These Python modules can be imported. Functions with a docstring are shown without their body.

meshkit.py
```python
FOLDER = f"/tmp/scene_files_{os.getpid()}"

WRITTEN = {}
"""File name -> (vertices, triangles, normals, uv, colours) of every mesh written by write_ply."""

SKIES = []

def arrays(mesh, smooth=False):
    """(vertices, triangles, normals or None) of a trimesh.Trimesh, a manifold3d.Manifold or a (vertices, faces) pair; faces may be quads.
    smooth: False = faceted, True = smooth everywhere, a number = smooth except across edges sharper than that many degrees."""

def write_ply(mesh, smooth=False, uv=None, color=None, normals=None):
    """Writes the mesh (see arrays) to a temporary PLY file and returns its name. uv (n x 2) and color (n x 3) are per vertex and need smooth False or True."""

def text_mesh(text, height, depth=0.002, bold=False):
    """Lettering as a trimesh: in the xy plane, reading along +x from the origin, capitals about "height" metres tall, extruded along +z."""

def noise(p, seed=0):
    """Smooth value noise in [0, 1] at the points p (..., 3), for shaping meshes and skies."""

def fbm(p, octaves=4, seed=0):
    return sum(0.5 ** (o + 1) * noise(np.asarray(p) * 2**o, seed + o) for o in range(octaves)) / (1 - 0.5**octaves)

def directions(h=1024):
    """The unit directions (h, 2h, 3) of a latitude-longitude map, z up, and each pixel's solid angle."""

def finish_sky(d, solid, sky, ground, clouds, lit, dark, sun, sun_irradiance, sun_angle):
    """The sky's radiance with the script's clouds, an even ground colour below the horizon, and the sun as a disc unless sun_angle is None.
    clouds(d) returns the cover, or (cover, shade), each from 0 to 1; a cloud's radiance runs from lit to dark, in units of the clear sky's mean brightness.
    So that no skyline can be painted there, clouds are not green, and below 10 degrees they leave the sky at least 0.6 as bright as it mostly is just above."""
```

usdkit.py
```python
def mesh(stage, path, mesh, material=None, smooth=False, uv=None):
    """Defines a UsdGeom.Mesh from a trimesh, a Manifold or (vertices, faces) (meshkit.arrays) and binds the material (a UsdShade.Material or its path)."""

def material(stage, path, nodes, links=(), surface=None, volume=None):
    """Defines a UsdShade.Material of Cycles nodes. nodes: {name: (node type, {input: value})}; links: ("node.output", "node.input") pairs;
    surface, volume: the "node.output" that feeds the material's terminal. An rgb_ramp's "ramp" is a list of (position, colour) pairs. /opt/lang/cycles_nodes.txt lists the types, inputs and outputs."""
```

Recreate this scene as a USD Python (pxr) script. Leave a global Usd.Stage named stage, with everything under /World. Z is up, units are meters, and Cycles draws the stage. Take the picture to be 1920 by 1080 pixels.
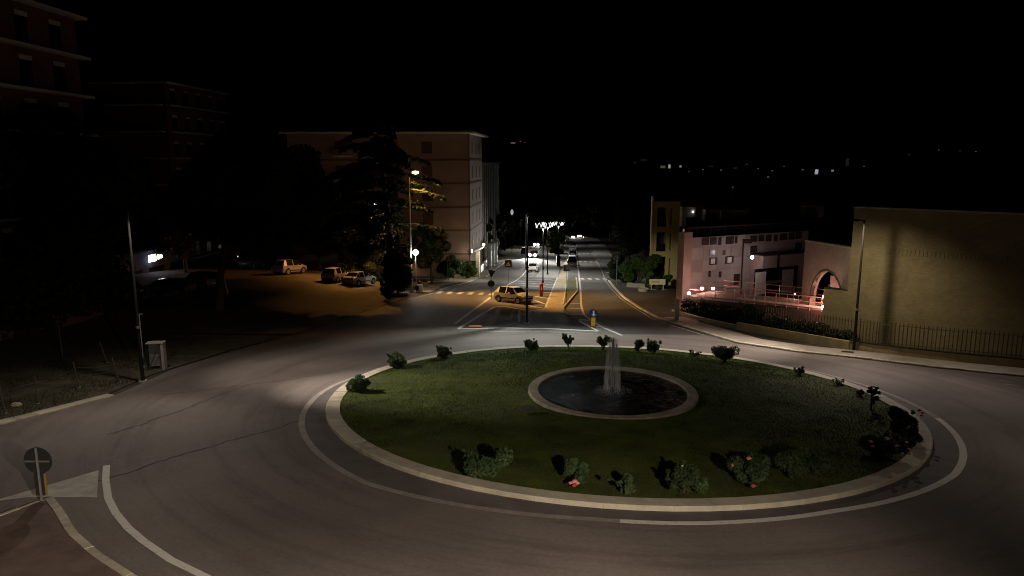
import math, random
import numpy as np
import trimesh, usdkit, meshkit
from shapely.geometry import Polygon, LineString, Point
from shapely.ops import unary_union
from pxr import Usd, UsdGeom, UsdLux, UsdShade, Gf, Sdf, Vt

PI = math.pi
stage = Usd.Stage.CreateInMemory()
UsdGeom.SetStageUpAxis(stage, UsdGeom.Tokens.z)
UsdGeom.SetStageMetersPerUnit(stage, 1.0)
UsdGeom.Xform.Define(stage, '/World')
UsdGeom.Scope.Define(stage, '/World/Looks')

# ------------------------------------------------------------------ camera
CAM_H, PITCH, FPX = 9.03, math.atan(235 / 1340.0), 1340.0
cam = UsdGeom.Camera.Define(stage, '/World/camera')
cam.AddTranslateOp().Set((0, 0, CAM_H))
cam.AddRotateXOp().Set(90 - math.degrees(PITCH))
cam.CreateHorizontalApertureAttr(36.0)
cam.CreateVerticalApertureAttr(20.25)
cam.CreateFocalLengthAttr(36.0 * FPX / 1920)
cam.CreateClippingRangeAttr((0.1, 20000.0))
cam.CreateExposureAttr(0.0)

# ------------------------------------------------------------------ night sky
usdkit.material(stage, '/World/Looks/night_sky', {
    's': ('sky_texture', {'sky_type': 'single_scattering', 'sun_disc': False, 'sun_elevation': 0.03, 'sun_rotation': 2.6}),
    'b': ('background_shader', {'strength': 0.00002})}, [('s.color', 'b.color')], surface='b.background')
dome = UsdLux.DomeLight.Define(stage, '/World/sky')
dome.CreateIntensityAttr(1.0)
UsdShade.MaterialBindingAPI.Apply(dome.GetPrim()).Bind(UsdShade.Material.Get(stage, '/World/Looks/night_sky'))
dome.GetPrim().SetCustomDataByKey('kind', 'structure')

# ------------------------------------------------------------------ the sloping ground and points on it
GA, GB = -0.0122, -0.0744
def G(x, y):
    """Height of the ground, a plane that falls away down the street and levels out far off."""
    x = np.clip(x, -150, 150)
    y = np.asarray(y, float)
    return GA * x + GB * np.minimum(y, 330.0)

_cp, _sp = math.cos(PITCH), math.sin(PITCH)
def ray(px, py):
    u, v = (px - 960) / FPX, (py - 540) / FPX
    return np.array([u, _cp - v * _sp, -_sp - v * _cp])
def lot_rise(x, y):
    """How far the car park on the left stands above the street's plane."""
    x, y = np.asarray(x, float), np.asarray(y, float)
    edge = np.interp(y, [40, 52.8, 62, 72, 77, 82, 90, 100, 110], [-19.6, -16.2, -14.5, -12.6, -10.9, -9.6, -10.5, -13, -16])
    t = np.clip((edge - x) / 17, 0, 1)
    return np.clip((y - 56) / 24, 0, 1) * 1.6 * t * t * (3 - 2 * t)
def lotp(px, py):
    d = ray(px, py)
    for y in np.arange(50, 125, .1):
        t = y / d[1]; x, z = t * d[0], CAM_H + t * d[2]
        if z <= G(x, y) + lot_rise(x, y): break
    return np.array([x, y])
def gp(px, py, h=0.0):
    """Where on the ground (or h above it) a surveyed sight line ends."""
    d = ray(px, py)
    t = (h - CAM_H) / (d[2] - GA * d[0] - GB * d[1])
    return np.array([t * d[0], t * d[1]])
def at(px, py, y):
    """The point of a sight line at distance y."""
    d = ray(px, py)
    t = y / d[1]
    return np.array([t * d[0], y, CAM_H + t * d[2]])

# ------------------------------------------------------------------ names, things, parts
_used = {}
def _free(parent, name):
    k = (parent, name)
    n = _used.get(k, 0)
    _used[k] = n + 1
    return f'{parent}/{name}' if n == 0 else f'{parent}/{name}_{n:03d}'
def P(o):
    return o if isinstance(o, str) else str(o.GetPath())
def tag(prim, label=None, cat=None, group=None, kind=None):
    p = prim if isinstance(prim, Usd.Prim) else prim.GetPrim()
    for k, v in (('label', label), ('category', cat), ('group', group), ('kind', kind)):
        if v:
            p.SetCustomDataByKey(k, v)
    return p
def frame(x, y, yaw=0.0, h=0.0, tilt=False, z=None, sc=1.0):
    """A placement matrix (USD row vectors): on the ground, turned by yaw, leaning with the slope if tilt."""
    n = np.array([-GA, -GB, 1.0]) if tilt else np.array([0, 0, 1.0])
    n /= np.linalg.norm(n)
    f = np.array([math.cos(yaw), math.sin(yaw), 0.0])
    f -= n * (f @ n); f /= np.linalg.norm(f)
    l = np.cross(n, f)
    zz = (float(G(x, y)) + h) if z is None else z
    f, l, n = f * sc, l * sc, n * sc
    return Gf.Matrix4d(*[float(k) for k in (*f, 0, *l, 0, *n, 0, x, y, zz, 1)])
def thing(name, label, cat, x=0, y=0, yaw=0.0, h=0.0, tilt=False, z=None, group=None, kind=None, sc=1.0):
    path = _free('/World', name)
    xf = UsdGeom.Xform.Define(stage, path)
    m = frame(x, y, yaw, h, tilt, z, sc)
    xf.AddTransformOp().Set(m)
    p = tag(xf, label, cat, group, kind)
    return p
def matrix(prim):
    return np.array(UsdGeom.Xformable(prim).GetLocalTransformation())
def dup(root, label, x, y, yaw=0.0, h=0.0, tilt=False, z=None, group=None):
    was = root.GetCustomData()
    base = root.GetName().rstrip('0123456789').rstrip('_')
    r = thing(base, label, was['category'], x, y, yaw, h, tilt, z, group or was.get('group'))
    r.GetReferences().AddInternalReference(root.GetPath())
    r.SetInstanceable(True)
    if root.GetCustomDataByKey('group') is None and group:
        pass
    return r

# ------------------------------------------------------------------ mesh builder
class MB:
    def __init__(self):
        self.v, self.f, self.n = [], [], 0
    def add(self, v, f):
        v = np.asarray(v, float); f = np.asarray(f, int)
        if f.ndim == 2 and f.shape[1] == 4:
            f = np.vstack([f[:, [0, 1, 2]], f[:, [0, 2, 3]]])
        self.v.append(v); self.f.append(f + self.n); self.n += len(v)
        return self
    def tm(self, m):
        return self.add(m.vertices, m.faces)
    def box(self, c, s, yaw=0.0, bevel=0.0, pitch=0.0):
        """A box of centre c and size s; with bevel its upright and top edges are chamfered."""
        sx, sy, sz = np.array(s) / 2.0
        if bevel <= 0:
            v = np.array([[a * sx, b * sy, k * sz] for k in (-1, 1) for a, b in ((-1, -1), (1, -1), (1, 1), (-1, 1))])
            f = [[3, 2, 1, 0], [4, 5, 6, 7], [0, 1, 5, 4], [1, 2, 6, 5], [2, 3, 7, 6], [3, 0, 4, 7]]
        else:
            b = min(bevel, sx * .9, sy * .9, sz * .9)
            ring = lambda x, y, z: [[-x, -y, z], [x, -y, z], [x, y, z], [-x, y, z]]
            v = np.array(ring(sx, sy, -sz) + ring(sx, sy, sz - b) + ring(sx - b, sy - b, sz))
            f = [[3, 2, 1, 0], [8, 9, 10, 11]]
            for r in (0, 4):
                for k in range(4):
                    f.append([r + k, r + (k + 1) % 4, r + 4 + (k + 1) % 4, r + 4 + k])
        if pitch:
            cp, sp = math.cos(pitch), math.sin(pitch)
            v = np.c_[cp * v[:, 0] + sp * v[:, 2], v[:, 1], -sp * v[:, 0] + cp * v[:, 2]]
        if yaw:
            c0, s0 = math.cos(yaw), math.sin(yaw)
            v = np.c_[c0 * v[:, 0] - s0 * v[:, 1], s0 * v[:, 0] + c0 * v[:, 1], v[:, 2]]
        return self.add(v + np.array(c, float), np.array(f))
    def tube(self, pts, radii, sides=8, cap=True):
        p = np.asarray(pts, float)
        r = np.broadcast_to(np.asarray(radii, float), (len(p),))
        t = np.gradient(p, axis=0)
        t /= np.linalg.norm(t, axis=1, keepdims=True) + 1e-12
        ref = np.array([0, 0, 1.0]) if abs(t[0][2]) < .9 else np.array([1.0, 0, 0])
        a = np.cross(t, ref); a /= np.linalg.norm(a, axis=1, keepdims=True) + 1e-12
        b = np.cross(t, a)
        g = np.arange(sides) * 2 * PI / sides
        v = p[:, None] + r[:, None, None] * (np.cos(g)[None, :, None] * a[:, None] + np.sin(g)[None, :, None] * b[:, None])
        f = []
        for i in range(len(p) - 1):
            for j in range(sides):
                k = (j + 1) % sides
                f.append([i * sides + j, (i + 1) * sides + j, (i + 1) * sides + k, i * sides + k])
        v = v.reshape(-1, 3)
        f = np.array(f); f = np.vstack([f[:, [0, 1, 2]], f[:, [0, 2, 3]]])
        if cap:
            n = len(v); v = np.vstack([v, p[0], p[-1]]); L = (len(p) - 1) * sides
            f = np.vstack([f, [[j, (j + 1) % sides, n] for j in range(sides)], [[L + (j + 1) % sides, L + j, n + 1] for j in range(sides)]])
        return self.add(v, f)
    def cyl(self, c, r, h, sides=16, r2=None):
        c = np.array(c, float)
        return self.tube([c, c + [0, 0, h]], [r, r if r2 is None else r2], sides)
    def lathe(self, prof, c=(0, 0, 0), sides=24):
        prof = np.asarray(prof, float); g = np.arange(sides) * 2 * PI / sides
        v = np.stack([prof[:, None, 0] * np.cos(g), prof[:, None, 0] * np.sin(g), np.repeat(prof[:, None, 1], sides, 1)], -1).reshape(-1, 3)
        f = [[i * sides + j, i * sides + (j + 1) % sides, (i + 1) * sides + (j + 1) % sides, (i + 1) * sides + j] for i in range(len(prof) - 1) for j in range(sides)]
        return self.add(v + np.array(c, float), np.array(f))
    def ball(self, c, r, sub=2, s=(1, 1, 1)):
        m = trimesh.creation.icosphere(sub, 1.0)
        return self.add(m.vertices * np.array(s) * r + np.array(c, float), m.faces)
    def poly(self, pts, z0, z1, ground=False, holes=()):
        """A flat polygon from z0 up to z1 (a sheet at z1 if z0 is None); with ground=True heights are above the ground."""
        pg = pts if isinstance(pts, Polygon) else Polygon(pts, holes)
        if not pg.is_valid:
            pg = pg.buffer(0)
        for q in getattr(pg, 'geoms', [pg]):
            if q.area < 1e-6: continue
            v2, f = trimesh.creation.triangulate_polygon(q, engine='earcut')
            if z0 is None:
                v = np.c_[v2, np.full(len(v2), z1)]
                a = v2[f[:, 1]] - v2[f[:, 0]]; b = v2[f[:, 2]] - v2[f[:, 0]]
                f = np.where((a[:, 0] * b[:, 1] - a[:, 1] * b[:, 0] < 0)[:, None], f[:, ::-1], f)
            else:
                m = trimesh.creation.extrude_polygon(q, z1 - z0, engine='earcut')
                v, f = np.array(m.vertices) + [0, 0, z0], np.array(m.faces)
            if ground:
                v = v.copy(); v[:, 2] += G(v[:, 0], v[:, 1])
            self.add(v, f)
        return self
    def quad(self, a, b, c, d):
        return self.add([a, b, c, d], [[0, 1, 2, 3]])
    def arrays(self):
        return np.vstack(self.v), np.vstack(self.f)
    def put(self, name, mat, parent='/World', smooth=False, label=None, cat=None, group=None, kind=None, world=False):
        """Defines the collected shapes as one Mesh under parent; world=True takes them in world coordinates."""
        v, f = self.arrays()
        pp = P(parent)
        if world and pp != '/World':
            M = np.linalg.inv(matrix(stage.GetPrimAtPath('/'.join(pp.split('/')[:3]))))
            v = np.c_[v, np.ones(len(v))] @ M
            v = v[:, :3]
        m = usdkit.mesh(stage, _free(pp, name), (v, f), mat, smooth)
        return tag(m, label, cat, group, kind)

# ------------------------------------------------------------------ materials
MAT = {}
def mix3(c, k):
    return tuple(max(0.0, min(1.0, x * k)) for x in c)
def M(name, base, rough=.75, var=.18, scale=2.0, detail=4, bump=0.0, bscale=30.0, metal=0.0, spec=.4, coat=0.0, alt=None):
    """A principled material whose colour wanders a little with world position."""
    if name in MAT: return MAT[name]
    lo, hi = mix3(base, 1 - var), mix3(alt or base, 1 + var)
    nodes = {'g': ('geometry', {}), 'n': ('noise_texture', {'scale': scale, 'detail': detail, 'roughness': .6}),
             'r': ('rgb_ramp', {'ramp': [(0.3, lo), (0.7, hi)]}),
             'p': ('principled_bsdf', {'roughness': rough, 'metallic': metal, 'specular_ior_level': spec, 'coat_weight': coat})}
    links = [('g.position', 'n.vector'), ('n.fac', 'r.fac'), ('r.color', 'p.base_color')]
    if bump:
        nodes['bn'] = ('noise_texture', {'scale': bscale, 'detail': 3.0}); nodes['b'] = ('bump', {'strength': 1.0, 'distance': bump})
        links += [('g.position', 'bn.vector'), ('bn.fac', 'b.height'), ('b.normal', 'p.normal')]
    MAT[name] = usdkit.material(stage, '/World/Looks/' + name, nodes, links, surface='p.BSDF')
    return MAT[name]
def glow(name, color, strength):
    if name not in MAT:
        MAT[name] = usdkit.material(stage, '/World/Looks/' + name, {'e': ('emission', {'color': color, 'strength': strength})}, [], surface='e.emission')
    return MAT[name]
def leafmat(name, base, var=.35, trans=.3, spec=.2):
    if name in MAT: return MAT[name]
    nodes = {'g': ('geometry', {}), 'n': ('noise_texture', {'scale': .9, 'detail': 3.0}), 'r': ('rgb_ramp', {'ramp': [(.3, mix3(base, 1 - var)), (.7, mix3(base, 1 + var))]}),
             'h': ('hsv', {'hue': .5, 'saturation': 1.0, 'fac': 1.0}), 'mr': ('map_range', {'from_min': 0.0, 'from_max': 1.0, 'to_min': .6, 'to_max': 1.4}),
             'p': ('principled_bsdf', {'roughness': .6, 'specular_ior_level': spec}), 't': ('translucent_bsdf', {}), 'm': ('mix_closure', {'fac': trans})}
    links = [('g.position', 'n.vector'), ('n.fac', 'r.fac'), ('r.color', 'h.color'), ('g.random_per_island', 'mr.value'), ('mr.result', 'h.value'),
             ('h.color', 'p.base_color'), ('h.color', 't.color'), ('p.BSDF', 'm.closure1'), ('t.BSDF', 'm.closure2')]
    MAT[name] = usdkit.material(stage, '/World/Looks/' + name, nodes, links, surface='m.closure')
    return MAT[name]

CX, CY = 5.03, 34.5      # the roundabout's centre
def ring_asphalt(name, base):
    """Old asphalt: grain, blotches and polished tyre tracks that run round the island."""
    nodes = {'g': ('geometry', {}), 's': ('separate_xyz', {}),
             'dx': ('math', {'math_type': 'subtract', 'value2': CX}), 'dy': ('math', {'math_type': 'subtract', 'value2': CY}),
             'x2': ('math', {'math_type': 'multiply'}), 'y2': ('math', {'math_type': 'multiply'}), 'a': ('math', {'math_type': 'add'}), 'r': ('math', {'math_type': 'sqrt'}),
             'th': ('math', {'math_type': 'arctan2'}), 'th2': ('math', {'math_type': 'multiply', 'value2': 1.6}), 'r2': ('math', {'math_type': 'multiply', 'value2': 1.1}),
             'c': ('combine_xyz', {}), 'nt': ('noise_texture', {'scale': 1.0, 'detail': 4.0, 'roughness': .65}),
             'nb': ('noise_texture', {'scale': .16, 'detail': 4.0}), 'nf': ('noise_texture', {'scale': 7.0, 'detail': 6.0, 'roughness': .85}),
             'rt': ('rgb_ramp', {'ramp': [(.3, (.68, .66, .64)), (.5, (.94, .94, .94)), (.75, (1.0, 1.0, 1.0))]}),
             'rb': ('rgb_ramp', {'ramp': [(.3, mix3(base, .70)), (.7, mix3(base, 1.25))]}),
             'rf': ('rgb_ramp', {'ramp': [(.25, (.55, .55, .55)), (.75, (1.0, 1.0, 1.0))]}),
             'm1': ('mix', {'mix_type': 'multiply', 'fac': 1.0}), 'm2': ('mix', {'mix_type': 'multiply', 'fac': .9}),
             'bn': ('noise_texture', {'scale': 60.0, 'detail': 2.0}), 'b': ('bump', {'strength': .6, 'distance': .006}),
             'p': ('principled_bsdf', {'roughness': .82, 'specular_ior_level': .35})}
    L = [('g.position', 's.vector'), ('s.x', 'dx.value1'), ('s.y', 'dy.value1'), ('dx.value', 'x2.value1'), ('dx.value', 'x2.value2'), ('dy.value', 'y2.value1'), ('dy.value', 'y2.value2'),
         ('x2.value', 'a.value1'), ('y2.value', 'a.value2'), ('a.value', 'r.value1'), ('dy.value', 'th.value1'), ('dx.value', 'th.value2'), ('th.value', 'th2.value1'), ('r.value', 'r2.value1'),
         ('r2.value', 'c.x'), ('th2.value', 'c.y'), ('c.vector', 'nt.vector'), ('g.position', 'nb.vector'), ('g.position', 'nf.vector'), ('g.position', 'bn.vector'),
         ('nt.fac', 'rt.fac'), ('nb.fac', 'rb.fac'), ('nf.fac', 'rf.fac'), ('rb.color', 'm1.color1'), ('rt.color', 'm1.color2'), ('m1.color', 'm2.color1'), ('rf.color', 'm2.color2'),
         ('m2.color', 'p.base_color'), ('bn.fac', 'b.height'), ('b.normal', 'p.normal')]
    MAT[name] = usdkit.material(stage, '/World/Looks/' + name, nodes, L, surface='p.BSDF')
    return MAT[name]
def worn_paint(name, paint, under, lo, hi, scale=5.0):
    """Road paint worn through to the asphalt in patches."""
    if name in MAT: return MAT[name]
    nodes = {'g': ('geometry', {}), 'n': ('noise_texture', {'scale': scale, 'detail': 6.0, 'roughness': .75}), 'r': ('rgb_ramp', {'ramp': [(lo, under), (hi, paint)]}),
             'p': ('principled_bsdf', {'roughness': .7, 'specular_ior_level': .4})}
    MAT[name] = usdkit.material(stage, '/World/Looks/' + name, nodes, [('g.position', 'n.vector'), ('n.fac', 'r.fac'), ('r.color', 'p.base_color')], surface='p.BSDF')
    return MAT[name]

# ------------------------------------------------------------------ lights of the lamps; a few lamps and beams are added
def _light(parent, cls, name, local, intensity, color):
    li = cls.Define(stage, _free(P(parent), name))
    UsdGeom.Xformable(li).AddTransformOp().Set(local)
    li.CreateIntensityAttr(intensity); li.CreateColorAttr(Gf.Vec3f(*color))
    return li
def aim(pos, d):
    z = -np.array(d, float); z /= np.linalg.norm(z)
    x = np.cross([0, 0, 1.0] if abs(z[2]) < .95 else [1.0, 0, 0], z); x /= np.linalg.norm(x)
    y = np.cross(z, x)
    return Gf.Matrix4d(*[float(k) for k in (*x, 0, *y, 0, *z, 0, *pos, 1)])
def spot(parent, pos, d, half, intensity, color, r=.12, soft=1.0):
    li = _light(parent, UsdLux.SphereLight, 'lamp_light', aim(pos, d), intensity, color)
    li.CreateRadiusAttr(r)
    s = UsdLux.ShapingAPI.Apply(li.GetPrim()); s.CreateShapingConeAngleAttr(half); s.CreateShapingConeSoftnessAttr(soft)
    return li
def bulb(parent, pos, intensity, color, r=.15):
    li = _light(parent, UsdLux.SphereLight, 'lamp_light', aim(pos, (0, 0, -1)), intensity, color)
    li.CreateRadiusAttr(r)
    return li

# ================================================================== THE GROUND
rng = np.random.default_rng(7)
OLD = (.205, .170, .150)
M('dirt', (.055, .045, .034), .95, .4, .7, 6, .03, 8)
M('dry_grass_soil', (.07, .06, .035), .95, .45, 1.2, 6, .03, 9)
ring_asphalt('old_asphalt', OLD)
M('new_asphalt', (.115, .104, .095), .78, .22, 1.4, 6, .004, 70)
M('fresh_asphalt', (.034, .034, .036), .75, .22, 1.4, 6, .004, 70)
M('faded_paint', (.40, .37, .32), .8, .25, 2.2, 7)
M('patch_asphalt', (.105, .088, .082), .8, .25, .9, 6, .004, 70)
M('lot_asphalt', (.085, .07, .06), .85, .3, .5, 6, .006, 50)
M('concrete', (.36, .33, .27), .85, .2, 1.3, 6, .006, 25)
M('kerb_stone_pale', (.45, .405, .31), .8, .2, 1.8, 6, .005, 30)
M('kerb_stone_grey', (.42, .38, .29), .8, .22, 1.5, 6, .005, 30)
M('kerb_stone_stained', (.37, .33, .25), .85, .32, 2.5, 6, .006, 30)
M('pavement_tile', (.27, .235, .19), .85, .2, 1.2, 6, .004, 40)
M('path_tan', (.36, .295, .20), .85, .18, 1.5, 5, .004, 40)
M('red_paving', (.125, .085, .068), .85, .3, 1.4, 6, .006, 30)
M('grass_soil', (.052, .070, .010), .95, .4, .45, 6, .03, 12)
M('crack_tar', (.092, .076, .066), .95, .3, 3, spec=.05)
M('paint_ghost', (.27, .24, .21), .8, .22, 1.6, 7)
M('black_metal', (.02, .02, .02), .45, .2, 3, metal=.3)
M('grey_metal', (.25, .25, .24), .5, .15, 3, metal=.6)
M('dark_pole', (.018, .016, .014), .8, .2, 3, spec=.15)
M('galvanised', (.38, .38, .36), .45, .2, 4, metal=.7)
M('white_paint', (.72, .71, .68), .55, .06, 3)
worn_paint('line_white', (.60, .57, .52), (.2, .18, .165), .26, .46, 7)
worn_paint('line_worn', (.50, .46, .41), OLD, .40, .62, 5)
worn_paint('line_faint', (.30, .27, .24), OLD, .40, .70, 3)
worn_paint('line_lamp_yellow', (.62, .48, .10), (.1, .09, .06), .28, .45, 6)  # yellow lamplight on the side street bars is put into this colour

# terrain: one sheet that falls with the street, levels out and rises to hills far away
def hill(x, y):
    r = np.hypot(x, y - 300)
    t = np.clip((r - 420) / 1400, 0, 1)
    h = 150 * t * t * (3 - 2 * t) * (.55 + .9 * meshkit.fbm(np.stack([x / 520, y / 520, 0 * x], -1), 4, 3))
    return np.where(y > 250, h, h * np.clip((y + 400) / 650, 0, 1))
xs = np.r_[np.linspace(-2600, -300, 34), np.linspace(-260, 260, 27), np.linspace(300, 2600, 34)]
ys = np.r_[np.linspace(-400, 330, 20), np.linspace(380, 2900, 52)]
X, Y = np.meshgrid(xs, ys, indexing='ij')
Z = G(X, Y) - .05 + hill(X, Y)
n1, n2 = X.shape
idx = np.arange(n1 * n2).reshape(n1, n2)
q = np.stack([idx[:-1, :-1], idx[1:, :-1], idx[1:, 1:], idx[:-1, 1:]], -1).reshape(-1, 4)
mb = MB(); mb.add(np.stack([X, Y, Z], -1).reshape(-1, 3), q)
mb.put('ground', MAT['dirt'], smooth=True, kind='structure')

W = lambda *pts: [tuple(gp(*p)) for p in pts]
# left edge of the street (from near to far) and right edge
kerbR = W((1920, 707), (1750, 690), (1611, 673), (1555, 667), (1489, 660), (1382, 644), (1330, 628.7), (1270, 610.7), (1230, 597), (1198, 578.6), (1169, 559), (1151, 541), (1140, 526.7), (1133, 509)) + [(20.9, 180.4), (27.0, 247), (33.5, 320)]
leftE = [(-21.7, 28.8), (-19.6, 33.7), (-19.6, 40), (-18.2, 46), (-16.2, 52.8), (-14.5, 62), (-12.6, 72), (-10.9, 77)]
streetL = [(-10.9, 77), (-9.6, 82), (-8.9, 89), (-7.6, 93.5), (-5.9, 98), (-3.9, 106), (-2.3, 128), (3.9, 207), (9, 265), (13.8, 320)]
old = Polygon([(-60, 3), (60, 3), (60, 20)] + [kerbR[0]] + kerbR[1:7] + [(15.3, 54.4), (8.5, 54.2), (-4.7, 54.4), (-9, 58), (-13.6, 66)] + leftE[::-1][3:] + [(-22.8, 26), (-32, 19), (-60, 5)])
MB().poly(old, None, 0, True).put('roundabout_road', MAT['old_asphalt'], kind='structure')
new = Polygon([(-13.6, 66), (-9, 58), (-4.7, 54.4), (8.5, 54.2), (15.3, 54.4)] + kerbR[7:] + streetL[::-1] + [(-11.6, 75)])
MB().poly(new, None, .004, True).put('street_road', MAT['new_asphalt'], kind='structure')
dark = Polygon(list(W((862, 615), (928, 577), (946, 576.5), (986, 583), (1058, 586), (1066, 592), (1086, 602), (1112, 616), (1120, 620), (1036, 615.5), (946, 614))))
MB().poly(dark.buffer(.12), None, .0065, True).put('fresh_patch', MAT['fresh_asphalt'], kind='structure')
mouth = Polygon([(8.5, 54.25), (15.3, 54.45)] + kerbR[7:10] + [(11.6, 70), (8.2, 69), (7.4, 62)])
MB().poly(mouth.buffer(-.02), None, .0062, True).put('lane_mouth', M('mouth_asphalt', (.05, .047, .045), .78, .22, 1.4, 6, .004, 70), kind='structure')
lot = Polygon([(-16.2, 52.8), (-14.5, 62), (-12.6, 72), (-11.2, 78), (-13, 84), (-14, 100), (-22, 110), (-58, 114), (-58, 60), (-34, 54), (-24, 52)])
lx, ly = np.meshgrid(np.linspace(-60, -9, 52), np.linspace(50, 116, 56), indexing='ij')
lz = G(lx, ly) + .004 + lot_rise(lx, ly)
ii = np.arange(lx.size).reshape(lx.shape); qq = np.stack([ii[:-1, :-1], ii[1:, :-1], ii[1:, 1:], ii[:-1, 1:]], -1).reshape(-1, 4)
inside = np.array([lot.contains(Point(lx.ravel()[k].mean(), ly.ravel()[k].mean())) for k in qq])
uq, inv = np.unique(qq[inside], return_inverse=True)
mb = MB(); mb.add(np.stack([lx, ly, lz], -1).reshape(-1, 3)[uq], inv.reshape(-1, 4)); mb.put('car_park', MAT['lot_asphalt'], smooth=True, kind='structure')
# band of darker asphalt between the island kerb and the edge line
R_OUT, R_IN, R_LINE = 13.95, 13.32, 15.05
def arc(r, a0, a1, n=90):
    t = np.radians(np.linspace(a0, a1, n))
    return [(CX + r * math.cos(k), CY + r * math.sin(k)) for k in t]
_margin = lambda: MB().poly(Polygon(arcv(-.06, 0, 360, 200)).difference(Polygon(arc(R_OUT - .05, 0, 360, 160))), None, .004, True).put('island_margin', MAT['patch_asphalt'], kind='structure')

def r_line(deg):
    return np.interp(np.mod(np.asarray(deg) + 200, 360), [0, 13, 32, 53, 70, 100, 111, 130, 156, 165, 230, 330, 360], [14.15, 14.6, 14.9, 15.2, 15.5, 14.8, 14.8, 14.65, 15.03, 15.0, 14.7, 14.15, 14.15])
def arcv(off, a0, a1, n=120):
    t = np.linspace(a0, a1, n); r = r_line(t) + off
    return [(CX + k * math.cos(math.radians(q)), CY + k * math.sin(math.radians(q))) for k, q in zip(r, t)]
def line_strip(pts, w):
    return LineString(pts).buffer(w / 2, cap_style=2, join_style=1)
_margin()
def mark(name, poly, mat, label, h=.011, group=None):
    m = MB().poly(poly, None, h, True)
    return m.put(name, MAT[mat], label=label, cat='road marking', group=group)
def arcline(a0, a1, w=.26):
    return Polygon(arcv(w / 2, a0, a1) + arcv(-w / 2, a1, a0))
mark('edge_line', arcline(-97, -12), 'line_white', 'white edge line curving round the near right side of the island')
mark('edge_line', arcline(95, 236), 'paint_ghost', 'worn grey edge line round the left side of the island')
mark('edge_line', arcline(236, 263), 'line_faint', 'almost rubbed out edge line on the near side of the island')
mark('edge_line', arcline(-12, 30), 'line_faint', 'almost rubbed out edge line on the right side of the island')
mark('yield_line', line_strip(W((853, 607), (920, 557.5)), .30), 'line_white', 'diagonal white line left of the dark asphalt triangle, ending at the yield sign')
mark('yield_line', line_strip(W((860, 616), (927, 575.5), (946, 575), (986, 581.7)), .28), 'line_white', 'diagonal white line bending along the near side of the parking bays')
mark('yield_line', line_strip(W((858, 616.7), (946, 615), (1036, 616.7), (1122, 621)), .36), 'line_white', 'long white line across the street mouth beside the roundabout')
mark('yield_line', line_strip(W((890, 623.5), (946, 621.5), (1036, 622.5), (1120, 626)), .14), 'line_worn', 'thin worn line just in front of the long white line')
mark('lane_line', line_strip(W((1084, 503), (1088, 540), (1090, 575), (1095, 590), (1109, 601), (1130, 614), (1166, 629)), .22), 'line_white', 'white line along the left of the outgoing lane, flaring to the roundabout')
mark('lane_line', line_strip(W((1086, 602), (1112, 616), (1122, 621)), .2), 'line_white', 'short white line closing the hatched wedge at the blue arrow bollard')
mark('lane_line', line_strip([tuple(gp(1084, 503)), (12.6, 136), (17.4, 191), (24.6, 276)], .2), 'line_white', 'white line between the parked cars and the outgoing lane')
for k, (a, b) in enumerate((((1068.5, 569.7), (1088, 569.7)), ((1064, 578), (1089, 578)), ((1068, 589.3), (1093, 589.3)), ((1085, 600), (1109, 600.5)), ((1107, 613), (1130, 613)))):
    where = ('farthest hatch bar of the wedge, behind the grass island tip', 'second hatch bar of the wedge from the far end', 'middle hatch bar of the wedge', 'hatch bar just behind the blue arrow bollard', 'hatch bar at the foot of the blue arrow bollard')[k]
    mark('hatch_bar', line_strip(W(a, b), .34), 'line_white', 'white ' + where)
kl = kerbR[7:14]
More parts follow.
